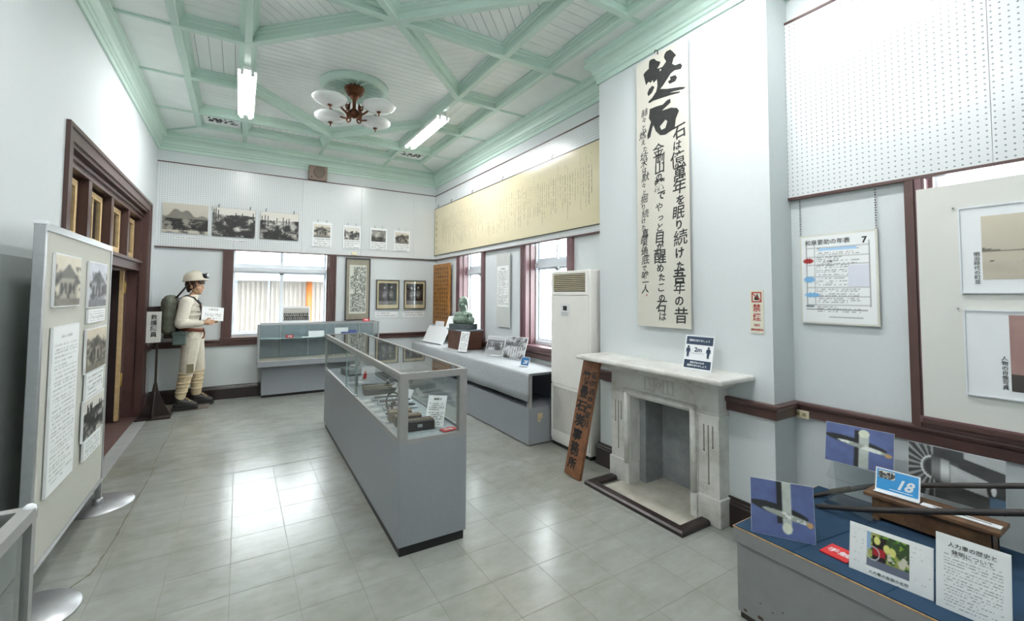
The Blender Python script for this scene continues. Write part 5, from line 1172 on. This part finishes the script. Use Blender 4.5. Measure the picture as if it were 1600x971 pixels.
O = Vector((-.50, 7.06, .024))
def man():
    t = thing('mannequin', 'mannequin of a mine rescuer in white overalls and lamp helmet by the left corner', 'mannequin', O)
    Mh = T(.02, 0, 1.50) @ RZ(-35)
    def V3(x, y, z): return (x, y, z)
    hipR, hipL = (-.01, -.085, .90), (.01, .085, .90); kR, kL = (-.045, -.10, .49), (.055, .12, .49); aR, aL = (-.115, -.105, .10), (.045, .135, .10)
    shR, shL = (-.075, -.165, 1.36), (-.055, .17, 1.36); eR, eL = (-.12, -.235, 1.09), (-.03, .23, 1.09); wR, wL = (.105, -.20, 1.09), (.15, .10, 1.10)
    # body: one continuous surface
    b = MB(); b.cap((-.03, 0, .93), (-.05, 0, 1.15), .11, .10); b.cap((-.05, 0, 1.15), (-.06, 0, 1.30), .105, .105); b.cap(shR, shL, .055)
    b.cap((-.045, 0, 1.36), (-.01, 0, 1.46), .05, .047)
    for h_, k_, a_ in ((hipR, kR, aR), (hipL, kL, aL)): b.cap(h_, k_, .078, .052); b.cap(k_, a_, .052, .034); b.cap(a_, (a_[0] + .12, a_[1], .045), .035, .03)
    for s_, e_, w_ in ((shR, eR, wR), (shL, eL, wL)): b.cap(s_, e_, .045, .036); b.cap(e_, w_, .036, .026)
    h = MB(); head_parts(h, (0, 0, 0), .98); mh = h.mesh('h'); mh.transform(T(.005, 0, 1.565) @ RZ(-25)); b.bm.from_mesh(mh)
    for w_, sgn, dr in ((wR, 1, Vector((1, .25, .08))), (wL, -1, Vector((1, -.35, .08)))):
        w_ = Vector(w_); dr.normalize(); side = dr.cross(Vector((0, 0, 1))).normalized(); up = Vector((0, 0, 1))
        palm = w_ + dr * .06; b.cap(w_, palm, .024, .026); b.ball(palm, (.035, .02, .036))
        for f_ in range(4):
            base = palm + dr * .022 + up * (.026 - .018 * f_); ln = (.038, .042, .040, .032)[f_]; j1 = base + dr * ln; j2 = j1 + (dr * .35 + side * (-.8 * sgn)).normalized() * .026; b.cap(base, j1, .0095, .009); b.cap(j1, j2, .009, .008)
        th = palm - dr * .02 + up * .03; b.cap(th, th + (dr * .7 + up * .6).normalized() * .035, .011, .0095); t2 = th + (dr * .7 + up * .6).normalized() * .035; b.cap(t2, t2 + dr * .024, .0095, .008)
    obj('body', remesh(b, .0055, 2, 'body'), skin_m, t)
    # face details
    F = T(.005, 0, 1.565) @ RZ(-25)
    for y in (-.031, .031):
        e = obj('eye', MB().ball(F @ Vector((.0765, y, .012)), (.009, .012, .0055), 2), paper_m, t); obj('iris', MB().ball(F @ Vector((.0825, y, .012)), .0045, 2), ink_m, e)
    obj('lips', MB().ball(F @ Vector((.0865, 0, -.055)), (.0065, .020, .0065), 2), mat('lip_colour', '#B5655A', .5), t)
    obj('brows', MB().tube([F @ Vector(p) for p in ((.086, -.048, .03), (.093, -.03, .036), (.094, -.012, .033))], .0035, 6).tube([F @ Vector(p) for p in ((.086, .048, .03), (.093, .03, .036), (.094, .012, .033))], .0035, 6), hair_m, t)
    hr = MB(); hr.ball(F @ Vector((-.02, 0, .03)), (.098, .086, .088), 3)
    for k in range(9): y = -.06 + k * .015; hr.cap(F @ Vector((.075, y, .075)), F @ Vector((.093 - abs(y) * .25, y, .038)), .012, .006)
    for y in (-.072, .072): hr.cap(F @ Vector((.02, y, .03)), F @ Vector((.018, y, -.03)), .014, .008)
    hr.cap(F @ Vector((-.09, 0, .0)), F @ Vector((-.08, 0, -.06)), .03, .02); obj('hair', remesh(hr, .005, 2, 'hair'), hair_m, t)
    # jacket
    j = MB(); j.cap((-.03, 0, 1.00), (-.05, 0, 1.15), .135, .135); j.cap((-.05, 0, 1.15), (-.06, 0, 1.30), .135, .125); j.cap(shR, shL, .076); j.ball((-.045, 0, 1.39), (.085, .10, .055))
    for s_, e_, w_ in ((shR, eR, wR), (shL, eL, wL)): w2 = Vector(e_).lerp(Vector(w_), .93); j.cap(s_, e_, .074, .064); j.cap(e_, w2, .062, .040)
    rj = random.Random(5)
    for k in range(9): z = 1.08 + .03 * k; j.torus(.127 + rj.uniform(0, .008), .008, T(-.045, 0, z) @ RX(rj.uniform(-12, 12)) @ Matrix.Diagonal((1, 1.08, 1, 1)), 24, 6)
    for k in range(4): c_ = Vector(shR).lerp(Vector(eR), .35 + .18 * k); j.torus(.064, .007, Matrix.Translation(c_) @ RX(rj.uniform(-20, 20)), 18, 6)
    obj('jacket', remesh(j, .007, 2, 'jacket'), jacket_m, t)
    obj('collar', MB().torus(.062, .014, T(-.03, 0, 1.425) @ RY(-14) @ Matrix.Diagonal((1, 1.05, 1.6, 1)), 28, 8), jacket_m, t)
    tr = MB(); tr.cap((-.02, 0, .95), (-.02, 0, 1.0), .128, .12); tr.ball((-.035, 0, .90), (.13, .14, .10))
    for h_, k_, a_ in ((hipR, kR, aR), (hipL, kL, aL)): tr.cap(h_, k_, .105, .082); tr.cap(k_, Vector(k_).lerp(Vector(a_), .3), .082, .07)
    obj('trousers', remesh(tr, .007, 3, 'trousers'), trouser_m, t)
    for k_, a_ in ((kR, aR), (kL, aL)):
        g_ = MB(); k2 = Vector(k_) + Vector((0, 0, .01)); an = Vector(k_).lerp(Vector(a_), .88); g_.cap(k2.lerp(an, .1), an, .078, .057)
        for q_ in range(5): g_.torus(.080 - .004 * q_, .006, Matrix.Translation(k2.lerp(an, .12 + .17 * q_)) @ RX(8 * (-1) ** q_), 20, 6)
        gt = obj('gaiter', remesh(g_, .006, 1, 'gaiter'), knit_m, t)
        lc = MB()
        for q_ in range(12): c_ = k2.lerp(an, .12 + .07 * q_); lc.box(-.006, .006, -.002, .002, -.002, .002, Matrix.Translation(c_ + Vector((-.078 + .0018 * q_, -.018, 0))))
        obj('stitching', lc, steel_m, gt)
        bt = MB(); a_ = Vector(a_); bt.cap(a_ + Vector((0, 0, .05)), a_ + Vector((.005, 0, -.02)), .052, .05); bt.cap(a_ + Vector((-.02, 0, -.052)), a_ + Vector((.16, -.015, -.058)), .045, .038); bt.cap(a_ + Vector((.03, 0, -.01)), a_ + Vector((.13, -.01, -.045)), .048, .038)
        bo = obj('boot', remesh(bt, .006, 2, 'boot'), boot_m, t)
        obj('sole', MB().box(a_.x - .075, a_.x + .205, a_.y - .055, a_.y + .042, .0, .022, bev=.008), mat('rubber_sole', '#1B1A1A', .7), bo)
        lc = MB()
        for q_ in range(5): c_ = a_ + Vector((.055 + .018 * q_, -.005, .035 - .014 * q_)); lc.tube([c_ + Vector((0, -.03, 0)), c_ + Vector((.012, 0, .012)), c_ + Vector((0.012, .03, 0))], .004, 5); lc.tube([c_ + Vector((0.012, -.03, 0)), c_ + Vector((.0, .03, 0.0))], .004, 5)
        obj('laces', lc, mat('tan_lace', '#B9A27E', .8), bo)
    obj('knee_patch', MB().box(0, .075, 0, .11, 0, .006, frame((kR[0] + .0, -.100 - .082, .46), (1, .25, 0), (.05, 0, 1))), mat('olive_patch', '#7D775C', .9), t)
    # belt, pouch, straps
    bl = MB().torus(.137, .011, T(-.025, 0, 1.005) @ RY(6) @ Matrix.Diagonal((1, 1.03, 1.9, 1)), 32, 8); b_ = obj('belt', bl, leather_m, t)
    obj('buckle_hook', MB().tube([(.11, -.06, 1.0), (.125, -.065, .95), (.12, -.07, .90), (.105, -.07, .88)], .010, 8), leather_m, b_)
    obj('waist_strap', MB().torus(.140, .010, T(-.035, 0, 1.07) @ RY(-3) @ Matrix.Diagonal((1, 1.03, 2.0, 1)), 32, 8), kick_m, t)
    obj('side_pouch', MB().box(-.20, -.06, -.20, -.12, .82, .985, bev=.012).box(-.205, -.055, -.205, -.115, .94, .99, bev=.008), plate_m, t)
    obj('chest_clip', MB().box(.055, .095, -.06, -.02, 1.26, 1.31, bev=.006), leather_m, t)
    st = MB()
    for y in (-.11, .11): st.tube([(-.15, y, 1.40), (-.08, y, 1.445), (.0, y * .95, 1.42), (.07, y * .8, 1.33), (.09, y * .8, 1.2), (.06, y, 1.08)], .010, 8)
    obj('shoulder_straps', st, kick_m, t)
    pk = thing_part = None
    pb = MB(); pb.cap((-.255, -.10, 1.03), (-.255, -.10, 1.36), .085); pb.cap((-.255, .10, 1.03), (-.255, .10, 1.36), .085); pb.cap((-.25, -.10, 1.38), (-.25, .10, 1.38), .075); pb.cap((-.25, -.10, 1.02), (-.25, .10, 1.02), .075); pb.box(-.33, -.20, -.10, .10, 1.0, 1.40)
    p = obj('back_pack', remesh(pb, .008, 3, 'pack'), pack_m, t)
    obj('pack_frame', MB().tube([(-.16, -.12, .96), (-.17, -.12, 1.30), (-.19, -.12, 1.42), (-.22, 0, 1.44), (-.19, .12, 1.42), (-.17, .12, 1.30), (-.16, .12, .96)], .010, 8).box(-.30, -.16, -.10, .10, .90, .95), steel_m, p)
    obj('pack_flap', MB().prism([(-.48, 1.30), (-.46, 1.20), (-.30, 1.20), (-.30, 1.31)], -.09, .09, RX(90)), steel_m, p)
    obj('pack_hose', MB().tube([(-.20, -.05, 1.40), (-.13, -.05, 1.50), (-.09, -.05, 1.56), (-.075, -.04, 1.585)], .011, 8), kick_m, p)
    # helmet with lamp
    G = T(-.005, 0, 1.635) @ RZ(-25) @ RY(-6)
    hm = MB().lathe([(.128, 0), (.128, .012), (.120, .03), (.115, .06), (.10, .095), (.07, .12), (.035, .132), (0, .135), (0, .128), (.06, .118), (.095, .09), (.11, .03), (.112, 0), (.128, 0)], 40, G @ Matrix.Diagonal((1.08, .92, 1, 1)))
    hm.prism([(.09, -.09), (.14, -.06), (.165, -.02), (.165, .02), (.14, .06), (.09, .09)], -.004, .004, G @ T(0, 0, .002)); hm.tube([G @ Vector(p_) for p_ in ((-.12, 0, .03), (-.06, 0, .118), (0, 0, .140), (.06, 0, .125), (.11, 0, .06))], .008, 8)
    hl = obj('helmet', hm, mat('ivory_helmet', '#CFC9B8', .35, var=.08, nscale=12), t)
    lm = MB().cyl(G @ Vector((.118, 0, .055)), G @ Vector((.165, 0, .058)), .030, .036, 24); obj('lamp_housing', lm, kick_m, hl); obj('lamp_lens', MB().cyl(G @ Vector((.164, 0, .058)), G @ Vector((.169, 0, .058)), .026, .024, 24), alu_m, hl)
    obj('lamp_bracket', MB().box(.095, .125, -.022, .022, .03, .09, G), kick_m, hl)
    obj('chin_strap', MB().tube([G @ Vector((-.01, -.108, 0)), F @ Vector((.01, -.078, -.04)), F @ Vector((.03, -.05, -.10)), F @ Vector((.03, .05, -.10)), F @ Vector((.01, .078, -.04)), G @ Vector((-.01, .108, 0))], .004, 6), mat('tan_strap', '#8F7B5E', .6), hl)
man()
t = card('held_sheet', 'white sheet of writing held in both hands of the mannequin', 'paper', frame(O + Vector((.09, -.185, 1.135)), (1, .28, -.12), (-.05, .35, 1)), .25, .185, .002)
picture('print', pic_text(16, 26, 71, 5, .6, .96, .12, True), .24, .175, t, .005, .005); 

# ================================================================ RIGHT FOREGROUND DISPLAY
t = thing('display_plinth', 'low grey plinth with a navy felt top in the lower right foreground', 'plinth', (2.05, 1.24, 0))
ax0, ax1, ay0, ay1 = 2.03, 2.86, -.6, 1.245
obj('box', MB().box(ax0 + .012, ax1, ay0, ay1 - .012, .03, .36), mat('scuffed_grey', '#87888A', .5, var=.06, nscale=14), t, True)
obj('rim', MB().box(ax0, ax1 + .008, ay0, ay1, .345, .412, bev=.003), mat('scuffed_grey', '#87888A', .5), t, True)
obj('rim_edge', MB().box(ax0 - .001, ax0 + .004, ay0, ay1 + .001, .410, .4145).box(ax0 + .004, ax1 + .008, ay1 - .004, ay1 + .001, .410, .4145), mat('worn_wood_edge', '#B08A62', .7, var=.35, nscale=30), t, True)
obj('felt_top', MB().box(ax0 + .006, ax1 + .004, ay0, ay1 - .006, .4125, .418), navy_m, t, True)
mb = MB(); rnd = random.Random(8)
for k in range(26): y = rnd.uniform(-.1, 1.2); zz = .03 + abs(rnd.gauss(0, .02)); rr = rnd.uniform(.004, .013); mb.ball((ax0 + .0125, y, zz + .01), (.001, rr * 1.6, rr), 1)
for k in range(8): mb.ball((ax0 + .0125, rnd.uniform(.9, 1.2), rnd.uniform(.05, .25)), (.001, .006, .004), 1)
obj('chipped_paint', mb, mat('chip_brown', '#4A3A30', .8), t, True)
mb = MB().box(ax0 + .02, ax1, ay0, ay1 - .02, 0, .03); obj('bottom_edge', mb, mat('rotten_edge', '#2E2824', .8), t, True)
for y in (.30, .62, .93): obj('felt_fold', MB().tube([(ax0 + .01, y + .06, .417), (2.4, y + .01, .419), (ax1, y - .03, .417)], .003, 6), navy_m, t, True)
ZP = .4185
def mc(o_, u_, tilt, w_, h_, nm, lab, cat_, m_=None, th=.004, group=None): return card(nm, lab, cat_, lean(o_, u_, tilt), w_, h_, th, m_, group)
t = mc((1.985 + .06, 1.165, ZP), (.55, -.90, 0), 12, .245, .235, 'plane_photograph', 'photograph of a silver hub on blue ground at the front corner of the navy plinth', 'photograph')
picture('print', pic_plane(112, 118, True), .243, .233, t, .001, .001)
obj('easel', MB().box(.06, .18, 0, .10, -.06, -.056).box(.06, .18, 0, .004, -.056, 0), plastic_m, t)
t = mc((2.80, 1.178, .600), (.12, -1, 0), 12, .29, .205, 'plane_photograph', 'photograph of a silver hub on blue ground on the clear acrylic stand', 'photograph')
picture('print', pic_plane(96, 124, False, 5), .288, .203, t, .001, .001)
t = thing('acrylic_stand', 'clear acrylic stand behind the black shafts holding the blue photograph', 'stand', (2.78, 1.08, ZP))
st = MB()
for p0, p1 in (((2.82, 1.15, .59), (2.76, 1.18, .52)), ((2.76, 1.18, .52), (2.68, 1.12, ZP + .003))): pass
def slab(mb, a, b, w0, w1, th=.004):
    a = Vector(a); b = Vector(b); M = frame(a, (0, -1, 0), b - a); mb.box(0, w1, 0, (b - a).length, -th, 0, M)
slab(st, (2.70, 1.13, ZP), (2.74, 1.15, .53), 0, .24); slab(st, (2.74, 1.15, .53), (2.81, 1.14, .60), 0, .24); slab(st, (2.81, 1.14, .60), (2.84, 1.12, ZP), 0, .22); st.box(2.62, 2.84, .90, 1.13, ZP, ZP + .004)
obj('sheet', st, plastic_m, t, True)
t = mc((2.868, .845, .545), (.02, -1, 0), 6, .325, .235, 'lamp_photograph', 'large grey photograph of a finned lamp head standing behind the wooden stool', 'photograph')
picture('print', pic_lamp(112, 150), .323, .233, t, .001, .001)
obj('easel', MB().box(.05, .27, -.125, .02, -.03, -.026), plastic_m, t)
# wooden stool
t = thing('wooden_stool', 'small worn wooden stool standing on the navy plinth', 'stool', (2.76, .76, ZP))
sx0, sx1, sy0, sy1, sz = 2.655, 2.815, .50, .955, .545
obj('seat', MB().box(sx0, sx1, sy0, sy1, sz - .018, sz, bev=.003), stool_wood, t, True)
obj('apron', MB().box(sx0 + .02, sx0 + .034, sy0 + .03, sy1 - .03, sz - .11, sz - .018).box(sx1 - .034, sx1 - .02, sy0 + .03, sy1 - .03, sz - .11, sz - .018).box(sx0 + .034, sx1 - .034, sy0 + .03, sy0 + .044, sz - .11, sz - .018).box(sx0 + .034, sx1 - .034, sy1 - .044, sy1 - .03, sz - .11, sz - .018), stool_wood, t, True)
for x in (sx0 + .018, sx1 - .042):
    for y in (sy0 + .03, sy1 - .055): obj('leg', MB().box(x, x + .024, y, y + .026, ZP, sz - .018), stool_wood, t, True)
t = mc((2.705, .925, sz + .001), (.05, -1, 0), 14, .165, .115, 'number_card', 'blue card numbered eighteen with a small photo, standing on the wooden stool', 'card', paper_m)
obj('blue_field', MB().box(.006, .159, .016, .109, 0, .0008), sky_m, t); lettering('lettering', '18', .062, t, T(.106, .054, .0008), paper_m, bold=.002, shear=.35); obj('underline', MB().box(.055, .14, .024, .027, .0008, .0014), paper_m, t)
picture('inset_photo', pic_works(14, 20, 4, .2, .3), .062, .036, t, .012, .068, .0012); obj('foot', MB().box(0, .165, 0, .004, 0, .022), paper_m, t)
t = thing('paper_strip', 'white rounded caption strip lying along the top of the wooden stool', 'caption', T(2.70, .505, sz + .001) @ RZ(90))
obj('strip', MB().box(0, .25, -.035, .005, 0, .005, bev=.002), paper_m, t); obj('line', MB().box(.03, .21, -.020, -.014, .005, .0056), ink_m, t)
# rickshaw shafts
t = thing('rickshaw_shafts', 'pair of old black rickshaw shafts crossing the wooden stool', 'shafts', (2.6, .8, .5))
obj('near_shaft', MB().tube([(2.56, 1.12, .425), (2.56, 1.10, .432), (2.55, .93, .490), (2.55, .75, .557), (2.55, .42, .688), (2.55, .10, .80)], [.010, .012, .0125, .013, .0135, .014], 12), hide_m, t, True)
obj('far_shaft', MB().tube([(2.64, 1.20, .425), (2.70, 1.17, .432), (2.75, 1.12, .452), (2.80, 1.02, .502), (2.834, .95, .532), (2.834, .85, .570), (2.834, .42, .725), (2.834, .10, .84)], [.008, .010, .0125, .0125, .012, .012, .012, .012], 12), hide_m, t, True)
obj('binding', MB().tube([(2.74, 1.135, .449), (2.78, 1.05, .490)], .0145, 12), mat('frayed_binding', '#4E4636', .8, var=.4, nscale=60), t, True)
# papers at the front
t = mc((2.115, .815, ZP), (.10, -1, 0), 10, .245, .175, 'annotated_card', 'white card with a colour rickshaw photo and pointer notes on the navy plinth', 'card')
picture('sheet_print', pic_text(40, 60, 55, 9, .75, .95, .04, False, .25), .241, .171, t, .002, .002); picture('photo', pic_rick(84, 84), .125, .125, t, .055, .035, .0014)
obj('caption_line', glyphs(MB(), '人力車の各部の名称', .013, T(.12, .015, .001)), ink_m, t)
t = mc((2.125, .562, ZP), (.06, -1, 0), 8, .178, .245, 'text_sheet', 'white text sheet standing at the front right of the navy plinth', 'card')
picture('print', pic_text(80, 60, 57, 17, .5, .95, .1, False, .6, .24, .95), .174, .241, t, .002, .002)
obj('heading', glyphs(glyphs(MB(), '人力車の歴史と', .017, T(.09, .215, .001)), '発明について', .017, T(.09, .192, .001)), ink_m, t)
t = card('red_notice_tag', 'red tag with white lettering lying on the navy felt of the low plinth', 'tag', T(2.135, .928, ZP + .006) @ RZ(-93), .10, .105, .005, red_m)
lettering('lettering', '手触', .042, t, T(.05, .05, .0), paper_m, bold=.0007)
